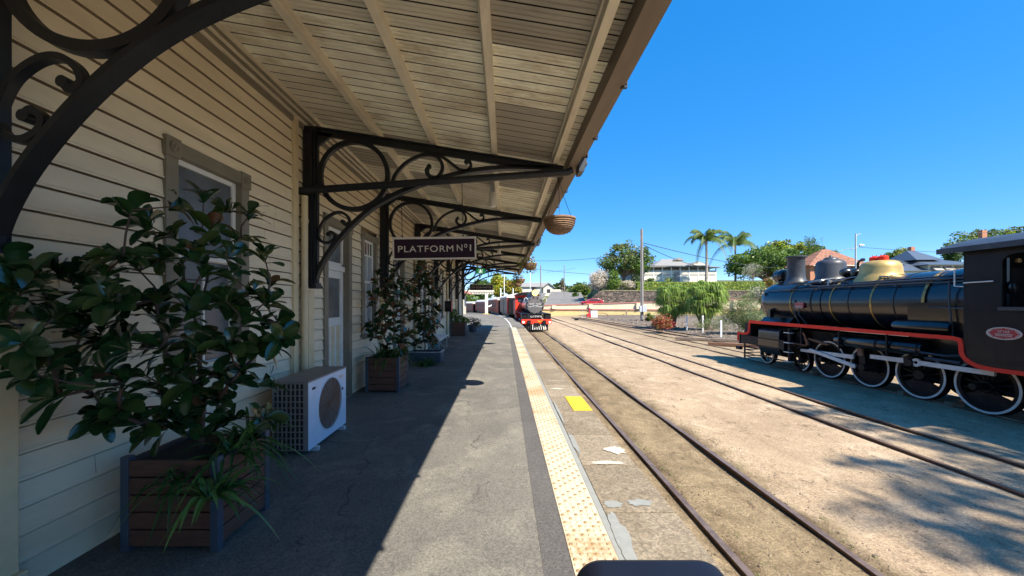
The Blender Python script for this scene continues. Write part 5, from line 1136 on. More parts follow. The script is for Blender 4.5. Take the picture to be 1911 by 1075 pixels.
def coach(L, label, body, roof, wins, gaps=0, doorc=None, name='railway_carriage'):
    t = thing(name, (0, 0, 0), label, 'railway carriage', 'carriages of the oncoming train')
    b = MB(); b.box(-1.3, 1.3, 0, L, .95, 3.0); bo = b.build('body', body, t, bevel=.04)
    b = MB(); b.prism([(-1.42, 2.98), (-1.38, 3.12), (-1.05, 3.35), (-.5, 3.52), (0, 3.57), (.5, 3.52), (1.05, 3.35), (1.38, 3.12), (1.42, 2.98)], 'y', -.15, L+.15); b.build('roof', roof, t, smooth=30)
    b = MB(); b.box(-1.1, 1.1, .3, L-.3, .7, .95); b.box(-.9, .9, 1.2, 3.4, .25, .7); b.box(-.9, .9, L-3.4, L-1.2, .25, .7); b.build('underframe', M['blackm'], t)
    for s_ in (-1, 1):
        for y in (1.5, 3.1, L-3.1, L-1.5):
            b = MB(); b.lathe([(.001, -.05), (.40, -.05), (.40, .05), (.001, .05)], (s_*.6, y, .4), 'x', 18); b.build('wheel', M['blackm'], t)
    for k in range(wins):
        y = 1.2+(L-2.4)*(k+.5)/wins
        b = MB(); b.box(-1.312, -1.302, y-.28, y+.28, 1.85, 2.65); w_ = b.build('window', M['win'], bo)
        b = MB(); b.box(-1.32, -1.313, y-.33, y+.33, 2.652, 2.70); b.box(-1.32, -1.313, y-.33, y-.282, 1.85, 2.65); b.build('window_frame', M['coachroof'], bo)
    b = MB(); b.box(-1.318, -1.302, .4, L-.4, 1.68, 1.74); b.build('waist_rail', M['redp'], bo)
    b = MB(); b.box(-1.15, 1.15, -.42, -.05, .9, 2.95); b.build('gangway', M['blackm'], t)
    if doorc is not None:
        b = MB(); b.box(-1.32, -1.302, doorc-.55, doorc+.55, 1.0, 2.8); b.build('door', M['blackm'], bo)
    return t
cv = coach(11.5, 'brown-grey guards van with a red end, first behind the oncoming engine', M['coachgrey'], M['coachroof'], 2, doorc=5.5)
b = MB(); b.box(-1.305, 1.305, -.03, .28, .93, 3.02); b.build('end_panel', M['red'], cv)
place(cv, 47.4)
yy0 = 59.8
for i, (lab, nw) in enumerate([('maroon carriage with a long row of windows, second behind the engine', 10), ('maroon carriage seen between the white post and the dark gap, third behind the engine', 9), ('far maroon carriage at the end of the visible train', 8), ('last faint carriage by the white pavilion', 7)]):
    cc_ = coach(16.5, lab, M['coach'], M['coachroof'], nw); place(cc_, yy0)
    b = MB(); b.box(-1.34, -1.305, 16.0, 16.45, .95, 3.0); b.build('end_door', M['red'], cc_)
    yy0 += 17.2

# ------------------------------------------------------------------ walls and bank
def wall_run(p0, p1, z0, z1, thick, m, name, parent, z0b=None, z1b=None):
    d = Vector((p1[0]-p0[0], p1[1]-p0[1])).normalized(); n = Vector((-d.y, d.x))*thick; b = MB(); za, zb, zc, zd = z0, z1, (z0 if z0b is None else z0b), (z1 if z1b is None else z1b)
    vs = [(p0[0], p0[1], za), (p1[0], p1[1], zc), (p1[0]+n.x, p1[1]+n.y, zc), (p0[0]+n.x, p0[1]+n.y, za), (p0[0], p0[1], zb), (p1[0], p1[1], zd), (p1[0]+n.x, p1[1]+n.y, zd), (p0[0]+n.x, p0[1]+n.y, zb)]
    b.add(vs, [(3,2,1,0),(4,5,6,7),(0,1,5,4),(1,2,6,5),(2,3,7,6),(3,0,4,7)]); return b.build(name, m, parent)
wt = thing('retaining_wall', (7.6, 75.5, -1), 'long cream rendered wall with pink-brown copings below the road', 'retaining wall')
A, B = (7.2, 72.6), (50.0, 67.2)
def wp(t): return (A[0]+(B[0]-A[0])*t, A[1]+(B[1]-A[1])*t)
def off(p, k): return (p[0]-k*.125, p[1]-k*.992)
wall_run(A, B, .42, 1.02, .3, M['wallcream'], 'parapet', wt, .42, 2.3)
wall_run(off(A, .1), off(B, .1), 1.02, 1.22, .5, M['coping'], 'upper_coping', wt, 2.3, 2.52)
wall_run(off(A, .22), off(B, .22), .2, .42, .6, M['coping'], 'lower_coping', wt, .12, .42)
wall_run(off(A, .1), off(B, .1), -2.4, .16, .5, M['wallyellow'], 'lower_wall', wt, -2, .12)
for k, t_ in enumerate((.05, .21, .41, .61, .8)):
    p = wp(t_); b = MB(); zt_ = 1.02+1.28*t_; b.box(p[0]-.35, p[0]+.35, p[1]-.45, p[1]-.0, .44, zt_-.01); b.build('pier', M['wallcream'], wt)
for k, t_ in enumerate((.36, .56)):
    p = off(wp(t_), .6); b = MB(); b.box(p[0]-.12, p[0]+.12, p[1]-.12, p[1], -1.5, .3); b.build('pipe', M['concrete'], wt)
sw = thing('stone_wall', (17, 76, 1), 'dark rubble stone wall below the clipped hedge', 'stone wall')
b = MB(); b.prism([(17.2, .4), (56, .4), (56, 3.9), (20.0, 3.9), (18.6, 3.5), (17.6, 2.6)], 'y', 75.9, 76.6); b.box(20.2, 56, 75.8, 76.7, 3.901, 4.06, 1); b.add([(17.3, 76.6, .4), (17.3, 76.6, 2.3), (20, 76.6, 3.9), (26, 104, 8.2), (24.5, 104, .4), (18.3, 76.6, .4)], [(0, 4, 3, 2, 1)]); b.build('stones', [M['stone'], M['concrete']], sw)
hg = thing('hedge', (39, 78, 4.2), 'clipped bright green hedge along the top of the stone wall', 'hedge')
b = MB(); rr = random.Random(9); b.box(27.3, 53.1, 77.3, 78.7, 4.0, 5.65, 1)
for k in range(9000):
    x = rr.uniform(27.1, 53.3); f = rr.random()
    p = Vector((x, 77.25+rr.uniform(-.08, .05), rr.uniform(4.1, 5.75))) if f < .6 else Vector((x, rr.uniform(77.2, 78.7), 5.72+rr.uniform(-.08, .12)))
    u = Vector((rr.gauss(0, 1), rr.gauss(0, .6), rr.gauss(0, 1))).normalized()*rr.uniform(.08, .2); v = u.cross(Vector((rr.gauss(0, .3), 1, rr.gauss(0, .3)))).normalized()*u.length*.6; b.add([p-u, p+v, p+u, p-v], [(0, 1, 2, 3)], rr.choice((0, 0, 1, 2)))
b.build('clipped_leaves', [LG['bright'], LG['mid'], LG['lime']], hg)
# ------------------------------------------------------------------ trees
def tree(name, label, box, D, mats, ybase=None, lsize=.28, clumps=70, per=80, trunk='bark', cat='tree', seed=1, cr=.24, flat=.6, group=None, trunkr=.3, thin=False, depth=None):
    x0, x1, y0, y1 = box; rr = random.Random(seed); c = P((x0+x1)/2, (y0+y1)/2, D); rx = (x1-x0)/2*D/F; rz = (y1-y0)/2*D/F; ry = depth or min(rx, max(rz, rx*.7))
    gz = ground_h(c.x, D)-.2 if ybase is None else ZP(ybase, D)
    t = thing(name, (c.x, D, gz), label, cat, group); crown = MB(); tr = MB(); cl = []
    r_ = cr*min(rx, rz)*2; tries = 0
    while len(cl) < clumps and tries < 5000:
        tries += 1; d = Vector((rr.uniform(-1, 1), rr.uniform(-1, 1), rr.uniform(-1, 1)))
        if d.length > 1 or d.length < .35: continue
        if d.z < -.55 and rr.random() < .6: continue
        q = Vector((c.x+d.x*(rx-r_*.6), D+d.y*(ry-r_*.6), c.z+d.z*(rz-r_*.6))); cl.append(q)
    nm = len(mats)
    for q in cl:
        rc = r_*rr.uniform(.55, 1.1); main = rr.randrange(nm)
        leaf_cards(crown, q, rc, int(per*rr.uniform(.6, 1.2)), lsize, rr, (main, main, rr.randrange(nm)), flat, (1, 1, .75), .35)
    base = Vector((c.x, D, gz)); fork = Vector((c.x+rr.uniform(-.2, .2), D, max(gz+.5, c.z-rz*.75)))
    tr.tube([base, (base+fork)/2+Vector((rr.uniform(-.15, .15), 0, 0)), fork], [trunkr, trunkr*.8, trunkr*.7], 8)
    for q in cl[::2]: m = (fork+q)/2+Vector((0, 0, .12*(q-fork).length)); tr.tube([fork, m, q], [trunkr*.45, trunkr*.22, trunkr*.06], 5)
    tr.build('trunk', M[trunk], t, smooth=60)
    crown.build('crown', mats, t); return t
L_ = LG
tree('fig_tree', 'large spreading dark green tree left of the wooden pole, on the bank', (1108, 1222, 446, 528), 82, [L_['mid'], L_['dark'], L_['mid'], L_['olive']], clumps=95, per=80, seed=2, lsize=.26, cr=.17, trunkr=.45, ybase=545)
tree('bare_tree', 'round pale leafless tree beside the fig tree', (1094, 1142, 498, 548), 81, [L_['pale']], clumps=80, per=130, seed=3, lsize=.17, cr=.25, flat=.28, ybase=552, trunkr=.2)
tree('conifer', 'narrow bright green conifer between the pale tree and the fig tree', (1130, 1160, 501, 548), 79, [L_['bright'], L_['mid']], clumps=50, per=90, seed=4, lsize=.16, cr=.3, ybase=550, trunkr=.15)
tree('shrub', 'pale twiggy shrub on top of the stone wall, left of the hedge', (1143, 1192, 520, 546), 79, [L_['pale'], L_['pale'], L_['olive']], clumps=60, per=110, seed=5, lsize=.16, cr=.3, flat=.3, ybase=547, cat='shrub', trunkr=.1)
tree('leafy_tree', 'broad rounded green tree mass behind the palms and brick house', (1352, 1500, 454, 532), 92, [L_['mid'], L_['dark'], L_['bright'], L_['mid']], clumps=120, per=95, seed=6, lsize=.32, cr=.2, trunkr=.4)
tree('leafy_tree', 'yellow-green tree crown rising over the bigger green tree', (1420, 1500, 446, 480), 97, [L_['bright'], L_['olive'], L_['lime']], clumps=60, per=70, seed=7, lsize=.3, cr=.25, trunkr=.3)
tree('bare_shrub', 'grey leafless shrub in front of the broad green tree', (1384, 1425, 488, 527), 80, [L_['pale'], L_['grey']], clumps=36, per=60, seed=8, lsize=.15, cr=.3, flat=.18, cat='shrub', trunkr=.12)
tree('bushy_tree', 'green tree just left of the dark roofed house chimney', (1655, 1702, 461, 500), 100, [L_['olive'], L_['mid'], L_['lime']], clumps=50, per=80, seed=9, lsize=.3, cr=.25)
tree('bushy_tree', 'large yellow-green tree rising behind the parked engine cab roof', (1775, 1935, 417, 500), 95, [L_['olive'], L_['mid'], L_['lime'], L_['dark']], clumps=120, per=90, seed=10, lsize=.32, cr=.18)
tree('dark_tree', 'small dark tree beside the cab roof tip', (1762, 1790, 452, 500), 90, [L_['dark']], clumps=30, per=70, seed=11, lsize=.25, cr=.3)
tree('roadside_tree', 'low yellow-green trees right of the white cottage', (1058, 1112, 524, 556), 118, [L_['olive'], L_['bright'], L_['mid']], clumps=70, per=80, seed=12, lsize=.3, cr=.22)
tree('roadside_tree', 'dark round tree directly behind the white cottage', (1028, 1062, 527, 545), 150, [L_['dark'], L_['mid']], clumps=40, per=70, seed=13, lsize=.35, cr=.25)
tree('roadside_tree', 'thin brownish tree by the utility pole near the cottage', (1042, 1056, 517, 550), 122, [L_['brown'], L_['grey'], L_['pale']], clumps=24, per=60, seed=14, lsize=.22, cr=.3)
tree('roadside_bush', 'small dark bush by the road below the yellow-green trees', (1064, 1084, 545, 561), 100, [L_['dark'], L_['mid']], clumps=20, per=70, seed=15, lsize=.2, cr=.3, cat='bush', trunkr=.1)
tree('autumn_tree', 'bright yellow-green tree beyond the train, above the station master sign', (912, 950, 507, 560), 112, [L_['lime'], L_['bright'], L_['yellow'], L_['lime']], clumps=70, per=90, seed=16, lsize=.35, cr=.22)
tree('autumn_tree', 'green and golden tree behind the oncoming engine', (938, 974, 518, 556), 105, [L_['bright'], L_['yellow'], L_['olive'], L_['brown']], clumps=60, per=80, seed=17, lsize=.3, cr=.22)
tree('far_tree', 'dark green tree at the left, behind the platform end', (872, 925, 517, 566), 135, [L_['dark'], L_['mid']], clumps=70, per=80, seed=18, lsize=.4, cr=.22)
tree('far_tree', 'low green tree under the pavilion roof', (858, 895, 545, 575), 120, [L_['bright'], L_['mid']], clumps=40, per=60, seed=19, lsize=.3, cr=.25)
tree('far_tree', 'wide dark tree line piece behind the white cottage, right end', (1085, 1128, 530, 552), 160, [L_['dark'], L_['mid']], clumps=50, per=60, seed=41, lsize=.45, cr=.25)
tree('far_tree', 'round tree behind the loco chimney and brick house', (1480, 1560, 455, 500), 110, [L_['mid'], L_['dark']], clumps=60, per=80, seed=20, lsize=.35, cr=.22)
tree('garden_bush', 'rust-coloured bush at the right end of the hedge', (1418, 1450, 514, 548), 78, [L_['olive'], L_['orange'], L_['brown'], L_['mid']], clumps=30, per=80, seed=21, lsize=.13, cr=.3, cat='bush', ybase=552, trunkr=.08)
tree('garden_bush', 'green garden bush against the white house, behind the pole', (1200, 1226, 518, 532), 81, [L_['mid'], L_['dark']], clumps=18, per=60, seed=22, lsize=.14, cr=.3, cat='bush', trunkr=.08)
tree('garden_bush', 'small yellowish palm-like bush before the house entrance', (1241, 1260, 513, 530), 81, [L_['lime'], L_['olive']], clumps=12, per=40, seed=23, lsize=.2, cr=.3, cat='bush', trunkr=.08, flat=.2)
tree('garden_bush', 'greyish bush at the left edge of the white house', (1178, 1200, 510, 536), 80, [L_['grey'], L_['dark']], clumps=16, per=60, seed=24, lsize=.16, cr=.3, cat='bush', trunkr=.08)
tree('grey_green_bush', 'big soft grey-green bush left of the parked engine', (1346, 1432, 548, 632), 27, [L_['grey'], L_['olive'], L_['grey'], L_['mid']], clumps=110, per=120, seed=25, lsize=.055, cr=.2, cat='bush', trunkr=.06, flat=.35)
tree('grey_green_bush', 'pale upper bush against the stone wall, by the engine front', (1395, 1450, 530, 575), 42, [L_['grey'], L_['pale'], L_['olive']], clumps=60, per=90, seed=26, lsize=.09, cr=.25, cat='bush', trunkr=.08, flat=.35, ybase=620)
tree('red_shrub', 'round red and orange leaved shrub beside the tracks', (1212, 1260, 584, 624), 29.5, [L_['red'], L_['orange'], L_['olive'], L_['red']], clumps=46, per=60, seed=27, lsize=.085, cr=.27, cat='shrub', trunkr=.03, flat=.35, ybase=624)
tree('small_shrub', 'thin dark shrub at the foot of the wooden pole', (1203, 1222, 580, 604), 46, [L_['olive'], L_['brown'], L_['mid']], clumps=16, per=40, seed=28, lsize=.12, cr=.3, cat='shrub', trunkr=.03, ybase=606)
tree('weedy_shrub', 'low weeds around the middle white post', (1290, 1372, 588, 622), 27, [L_['mid'], L_['grey'], L_['olive']], clumps=36, per=60, seed=29, lsize=.06, cr=.3, cat='shrub', trunkr=.02, flat=.25)
# pandanus-like weeping clumps
def weeping(label, box, D, seed, ybase):
    x0, x1, y0, y1 = box; rr = random.Random(seed); c = P((x0+x1)/2, (y0+y1)/2, D); rx = (x1-x0)/2*D/F; rz = (y1-y0)/2*D/F; gz = ZP(ybase, D)
    t = thing('weeping_shrub', (c.x, D, gz), label, 'shrub'); b = MB(); s = MB(); heads = []
    for i in range(120):
        d = Vector((rr.uniform(-1, 1), rr.uniform(-1, 1), rr.uniform(-.9, 1)))
        if d.length > 1: d.normalize()
        heads.append(Vector((c.x+d.x*rx*.9, D+d.y*rx*.75, c.z+d.z*rz*.80+rz*.14)))
    for q in heads:
        nb_ = 32; mi0 = rr.choice((0, 0, 1, 2, 3))
        for k in range(nb_):
            a = rr.uniform(0, 6.28); l = rr.uniform(.5, 1.0); dd = Vector((math.cos(a), math.sin(a), 0)); sd = Vector((-dd.y, dd.x, 0)); vs = []; wdt = rr.uniform(.018, .034)
            for j in range(4):
                u = j/3; p = q+dd*l*.58*(u**.8)+Vector((0, 0, .42*l*math.sin(u*2.6)-l*.75*u*u)); ww = wdt*(1-u*u*.9); vs += [p-sd*ww, p+sd*ww]
            b.add(vs, [(2*j, 2*j+1, 2*j+3, 2*j+2) for j in range(3)], rr.choice((mi0, mi0, 0, 2)))
    for q in heads[::5]: s.tube([(c.x+rr.uniform(-.3, .3), D, gz-.1), ((c.x+q.x)/2, (D+q.y)/2, (gz+q.z)/2-.1), q], [.07, .05, .03], 6)
    s.build('stems', M['bark'], t); b.build('drooping_leaves', [L_['weep'], L_['mid'], L_['weep'], L_['bright']], t)
weeping('left clump of tall weeping strap leaves behind the red shrub', (1222, 1290, 528, 604), 34, 1, 608)
weeping('right clump of tall weeping strap leaves behind the white posts', (1284, 1352, 522, 606), 31, 2, 616)
# palms
def palm(px, ytop, ybase, D, fr, label, seed, nf=15, tilt=0, lean=.1):
    rr = random.Random(seed); c = P(px, ytop, D); base = P(px+tilt, ybase, D); t = thing('palm_tree', base, label, 'palm tree', 'tall palms beside the white house')
    s = MB(); m = (c+base)/2; s.tube([base, m+Vector((.1, 0, 0)), c], [.30, .24, .2], 10); s.lathe([(.2, -1.2), (.28, -.8), (.2, .1)], c, seg=10); s.build('trunk', M['palmbark'], t, smooth=60)
    cr_ = MB()
    for k in range(nf):
        a = 2*math.pi*k/nf+rr.uniform(-.2, .2); el = rr.uniform(.15, 1.25); l = fr*rr.uniform(.85, 1.1); d = Vector((math.cos(a), math.sin(a), 0)); sd = Vector((-d.y, d.x, 0)); pts = []
        for j in range(12):
            u = j/11; pts.append(c+d*l*(math.sin(min(1.57, u*1.4))*math.cos(el)*.5+.42*u)*1.0+Vector((0, 0, l*(math.sin(el)*u*1.35-1.15*u*u*(1.05-.25*math.sin(el))))))
        cr_.tube(pts, [.05*(1-.07*j) for j in range(12)], 4)
        for j in range(1, 12):
            for w_ in range(5):
                f = w_/5; p = pts[j-1].lerp(pts[j], f); ll = l*.23*(1-((j+f)/12-.4)**2*1.6)
                for s_ in (-1, 1):
                    dirv = (sd*s_*.75+(pts[j]-pts[j-1]).normalized()*.5+Vector((rr.uniform(-.1, .1), rr.uniform(-.1, .1), -.75))).normalized()
                    e = p+dirv*ll; wv = (pts[j]-pts[j-1]).normalized()*.055; cr_.add([p-wv, p+wv, e+wv*.2, e-wv*.2], [(0, 1, 2, 3)], rr.choice((0, 0, 1)))
    cr_.build('fronds', [LG['mid'], LG['olive']], t)
palm(1318, 447, 529, 78, 5.2, 'taller slender palm whose trunk crosses the white house', 1, 17)
palm(1372, 455, 545, 96, 7.2, 'shorter wide-crowned palm to the right of the slender palm', 2, 17)
# bamboo-like clump
t = thing('bamboo_clump', P(1530, 500, 105), 'feathery upright bamboo tops above the terracotta roof', 'bamboo'); b = MB(); rr = random.Random(4)
for k in range(26):
    g_ = rr.choice((0, 0, 1)); px = rr.uniform(1503, 1518) if g_ == 0 else rr.uniform(1522, 1538); top = P(px+rr.uniform(-5, 5), rr.uniform(440, 452), 105); bt = P(px, 505, 105)
    b.tube([bt, top], [.06, .02], 4, 0)
    for q in range(60):
        p = bt.lerp(top, rr.uniform(.3, 1)); leaf_cards(b, p, .35, 1, .3, rr, (1, 2), .25)
b.build('canes', [M['bark'], LG['mid'], LG['bright']], t)
# ------------------------------------------------------------------ houses
def hip_roof(b, x0, x1, y0, y1, z0, z1, ov=.6, mi=0, ridge=None, th=.12):
    X0, X1, Y0, Y1 = x0-ov, x1+ov, y0-ov, y1+ov; w2 = (Y1-Y0)/2; rl = (X1-X0)/2-w2 if ridge is None else ridge/2; cx, cy = (X0+X1)/2, (Y0+Y1)/2
    rl = max(rl, .3)
    vs = [(X0, Y0, z0), (X1, Y0, z0), (X1, Y1, z0), (X0, Y1, z0), (cx-rl, cy, z1), (cx+rl, cy, z1), (X0, Y0, z0-th), (X1, Y0, z0-th), (X1, Y1, z0-th), (X0, Y1, z0-th)]
    b.add(vs, [(0, 1, 5, 4), (1, 2, 5), (2, 3, 4, 5), (3, 0, 4), (0, 6, 7, 1), (1, 7, 8, 2), (2, 8, 9, 3), (3, 9, 6, 0), (9, 8, 7, 6)], mi)
# white verandah house
h = thing('white_house', (39.5, 88, 5), 'big white two-storey verandah house with pale hipped roof on the hill', 'house')
Y0 = 84.; x0, x1 = XP(1202, Y0), XP(1337, Y0); zb, zf, ze = ZP(531, Y0), ZP(511, Y0), ZP(501, Y0)
zt = ZP(499, Y0)
b = MB(); b.box(x0+.3, x1-.3, Y0+2.2, Y0+13, zb, zt-.1); b.box(x0, x1, Y0+.05, Y0+2.2, zb, zf-.3); b.build('wall', M['houseW'], h)
b = MB(); b.box(x0, x1, Y0, Y0+2.3, zf-.3, zf-.12); b.build('verandah_floor', M['houseG'], h)
b = MB(); b.box(x0, x1, Y0+.02, Y0+.08, zf-.12, zf+.75); 
b.build('balustrade', M['houseW'], h)
for k in range(9):
    x = x0+(x1-x0-.2)*k/8; b = MB(); b.box(x, x+.2, Y0-.02, Y0+.14, zb, zt); b.build('post', M['polew'], h)
for k in range(8):
    x = x0+(x1-x0-.2)*(k+.5)/8; b = MB(); b.box(x-.75, x+.75, Y0+2.12, Y0+2.19, zf+.0, zt-.35); b.build('window', M['win'], h)
b = MB(); hip_roof(b, x0, x1, Y0, Y0+13, zt+.12, zt+.9, .7, ridge=x1-x0-5); hip_roof(b, XP(1228, Y0), XP(1322, Y0)-1, Y0+1.8, Y0+13, zt+.6, ZP(484, Y0+6)+.2, .2, ridge=2.2); b.build('roof', M['houseG'], h)
b = MB(); cx = XP(1301, Y0); b.prism([(cx-2.6, zt+.3), (cx, ZP(488, Y0)), (cx+2.6, zt+.3)], 'y', Y0-.9, Y0+5); b.build('gable', M['houseG'], h)
b = MB(); b.prism([(cx-1.9, zt+.36), (cx, ZP(490, Y0)), (cx+1.9, zt+.36)], 'y', Y0-.95, Y0-.905); b.build('gable_face', M['houseW'], h)
b = MB(); cx = XP(1264, Y0+6); zz_ = ZP(484, Y0+6)+.2; b.prism([(cx-1.3, zz_-.55), (cx, zz_+.12), (cx+1.3, zz_-.55)], 'y', Y0+5, Y0+9); b.build('roof_vent', M['houseG'], h)
b = MB(); b.box(XP(1258, Y0), XP(1268, Y0), Y0-.15, Y0-.03, zb, zf+.5); b.box(XP(1180, Y0), x0-.2, Y0+1, Y0+9, zb, ZP(506, Y0)); b.build('entry', M['houseG'], h)
# brick house
h = thing('brick_house', (66, 84, 5), 'orange brick house with terracotta tiled hip roof behind the parked engine', 'house')
Y0 = 80.; x0, x1 = XP(1512, Y0), XP(1616, Y0); ze = ZP(495, Y0)
b = MB(); b.box(x0, x1, Y0, Y0+6.5, 4.5, ze); b.build('wall', M['brick'], h)
b = MB(); hip_roof(b, x0, x1, Y0, Y0+6.5, ze, ZP(465, Y0+3.2), .7, ridge=1.2); b.build('roof', M['tile'], h)
for px in (1524, 1546, 1568, 1592): b = MB(); b.box(XP(px, Y0)-.45, XP(px, Y0)+.45, Y0-.05, Y0+.02, ze-1.9, ze-.4); f = b.build('window', M['win'], h); b = MB(); b.box(XP(px, Y0)-.55, XP(px, Y0)+.55, Y0-.07, Y0-.02, ze-2.0, ze-1.9); b.box(XP(px, Y0)-.02, XP(px, Y0)+.02, Y0-.07, Y0-.052, ze-1.9, ze-.4); b.build('sill', M['houseW'], f)
b = MB(); b.box(x0+.1, x1-.1, Y0-.75, Y0-.68, ze-.2, ze-.02); b.build('gutter', M['houseW'], h)
# dark roofed house
h = thing('dark_roofed_house', (85, 80, 4), 'white house with dark stepped steel roof behind the boiler', 'house')
Y0 = 76.; x0, x1 = XP(1732, Y0), XP(1830, Y0); ze = ZP(494, Y0)
b = MB(); b.box(x0, x1, Y0, Y0+10, 4, ze); b.build('wall', M['houseW'], h)
b = MB(); hip_roof(b, x0, x1, Y0, Y0+10, ze, ze+1.5, .9, ridge=6.5); hip_roof(b, x0+.8, x1-5.5, Y0+3, Y0+9, ze+1.35, ZP(468, Y0+6), .7, ridge=1.6); hip_roof(b, XP(1655, Y0), x0+.5, Y0+.5, Y0+9, ZP(505, Y0), ZP(486, Y0+4), .8, ridge=4); b.build('roof', M['houseD'], h, smooth=None)
b = MB(); b.box(XP(1655, Y0), x0+.4, Y0+.5, Y0+9, 4, ZP(505, Y0)-.1); b.build('side_wing', M['houseW'], h)
for k, px in enumerate((1745, 1767, 1789)):
    b = MB(); x = XP(px, Y0); b.prism([(Y0-.02, ze-.3), (Y0-1.0, ze-1.2), (Y0-.02, ze-1.2)], 'x', x-.9, x+.9); b.build('window_hood', M['houseG'], h); b = MB(); b.box(x-.7, x+.7, Y0-.04, Y0-.005, ze-2.6, ze-1.25); b.build('window', M['win'], h)
b = MB(); b.box(XP(1697, 84), XP(1704, 84), 83.6, 84.4, 8, ZP(461, 84)); b.build('chimney', M['brick'], h)
b = MB(); b.v = []; px0 = XP(1676, Y0+2); b.quad((px0, Y0+2, ZP(496, Y0+2)+.55), (px0+2.2, Y0+2, ZP(496, Y0+2)+.55), (px0+2.2, Y0+3.8, ZP(486, Y0+4)+.15), (px0, Y0+3.8, ZP(486, Y0+4)+.15)); b.build('solar_panel', M['win'], h)
b = MB(); b.box(XP(1829, 84), XP(1838, 84), 83.6, 84.4, 8, ZP(430, 84)); 
tag(b.build('brick_chimney', M['brick'], origin=(XP(1833, 84), 84, 8)), 'lone brick chimney above the engine cab roof', 'chimney')
# white cottage at left
h = thing('white_cottage', (14, 130, 4), 'small white gabled cottage behind the oncoming engine', 'house')
Y0 = 126.; b = MB(); x0, x1 = XP(1014, Y0), XP(1034, Y0); zb, ze, zr = ZP(551, Y0), ZP(537, Y0), ZP(529.5, Y0)
b.prism([(x0, zb-1), (x1, zb-1), (x1, ze), ((x0+x1)/2, zr), (x0, ze)], 'y', Y0, Y0+8); b.box(XP(970, Y0), x0, Y0+1, Y0+8, zb-1, ze+.3); b.box(x1, x1+2.6, Y0+1, Y0+7, zb-1, ze-.5); b.build('wall', M['houseW'], h)
b = MB(); cx = (x0+x1)/2; b.prism([(x0-.4, ze-.15), (cx, zr+.1), (x1+.4, ze-.15), (x1+.4, ze+.1), (cx, zr+.4), (x0-.4, ze+.1)], 'y', Y0-.4, Y0+8); b.prism([(Y0+.5, ze+.31), (Y0+4.5, zr+.6), (Y0+8.5, ze+.31)], 'x', XP(968, Y0), cx); b.build('roof', M['houseG'], h)
b = MB(); b.box(cx-.6, cx+.5, Y0-.05, Y0+.01, zb+.8, zb+2); b.build('window', M['win'], h)
b = MB(); b.box(x1+.2, x1+2.4, Y0+.4, Y0+.9, zb-1, zb+.9); b.build('porch', M['fascia'], h)
# pavilion and footbridge-like canopy at platform end
h = thing('pavilion', (-9, 78, -.6), 'white walled pavilion with pale red-edged roof at the far platform end', 'pavilion')
Y0 = 58.; b = MB(); b.box(XP(850, Y0), XP(866, Y0), Y0, Y0+3, -1, ZP(547, Y0)); b.build('wall', M['houseW'], h)
b = MB(); b.prism([(XP(846, Y0), ZP(541, Y0)), (XP(862, Y0), ZP(540, Y0)), (XP(878, Y0), ZP(548, Y0)), (XP(878, Y0), ZP(549, Y0)), (XP(846, Y0), ZP(546, Y0))], 'y', Y0-.5, Y0+6); b.build('roof', M['coping'], h)
cpv = thing('platform_shelter', (-3.5, 62, -.3), 'long white open shelter roof on posts beyond the awning', 'shelter')
b = MB(); Yp = 62.; b.box(XP(862, Yp), XP(921, Yp), Yp, Yp+5, ZP(543, Yp)-.1, ZP(541, Yp)); b.box(XP(862, Yp), XP(921, Yp), Yp-.02, Yp+.05, ZP(549, Yp), ZP(548, Yp)); b.build('roof', M['houseW'], cpv)
b = MB()
for k in range(12): xa = XP(864+k*4.7, Yp); xb = XP(866.3+k*4.7, Yp); b.tube([(xa, Yp, ZP(549, Yp)), (xb, Yp, ZP(543, Yp))], .05, 4); b.tube([(xb, Yp, ZP(543, Yp)), (xb+.2, Yp, ZP(549, Yp))], .05, 4)
b.build('truss', M['houseW'], cpv)
for px in (906.5, 909.5): b = MB(); b.box(XP(px, Yp)-.1, XP(px, Yp)+.1, Yp-.1, Yp+.1, -.4, ZP(549, Yp)); b.build('post', M['polew'], cpv)
b = MB(); b.box(XP(902, 61), XP(913, 61), 60.6, 61.4, -.15-drop(61), .08-drop(61)); tag(b.build('post_plinth', M['yellow'], origin=(XP(908, 61), 61, -.2)), 'yellow painted kerb block at the shelter post foot', 'kerb block')
s_ = thing('white_sign', (XP(909, 60), 60, ZP(572, 60)), 'tilted white board at the foot of the shelter post', 'sign'); b = MB(); b.prism([(XP(905, 60), ZP(574, 60)), (XP(917, 60), ZP(571.5, 60)), (XP(918, 60), ZP(568, 60)), (XP(908, 60), ZP(572, 60))], 'y', 60, 60.05); b.build('board', M['polew'], s_); b = MB(); b.tube([(XP(909, 60), 60.02, ZP(573, 60)), (XP(909, 60), 60.02, -.5)], .04, 6); b.build('stake', M['polew'], s_)
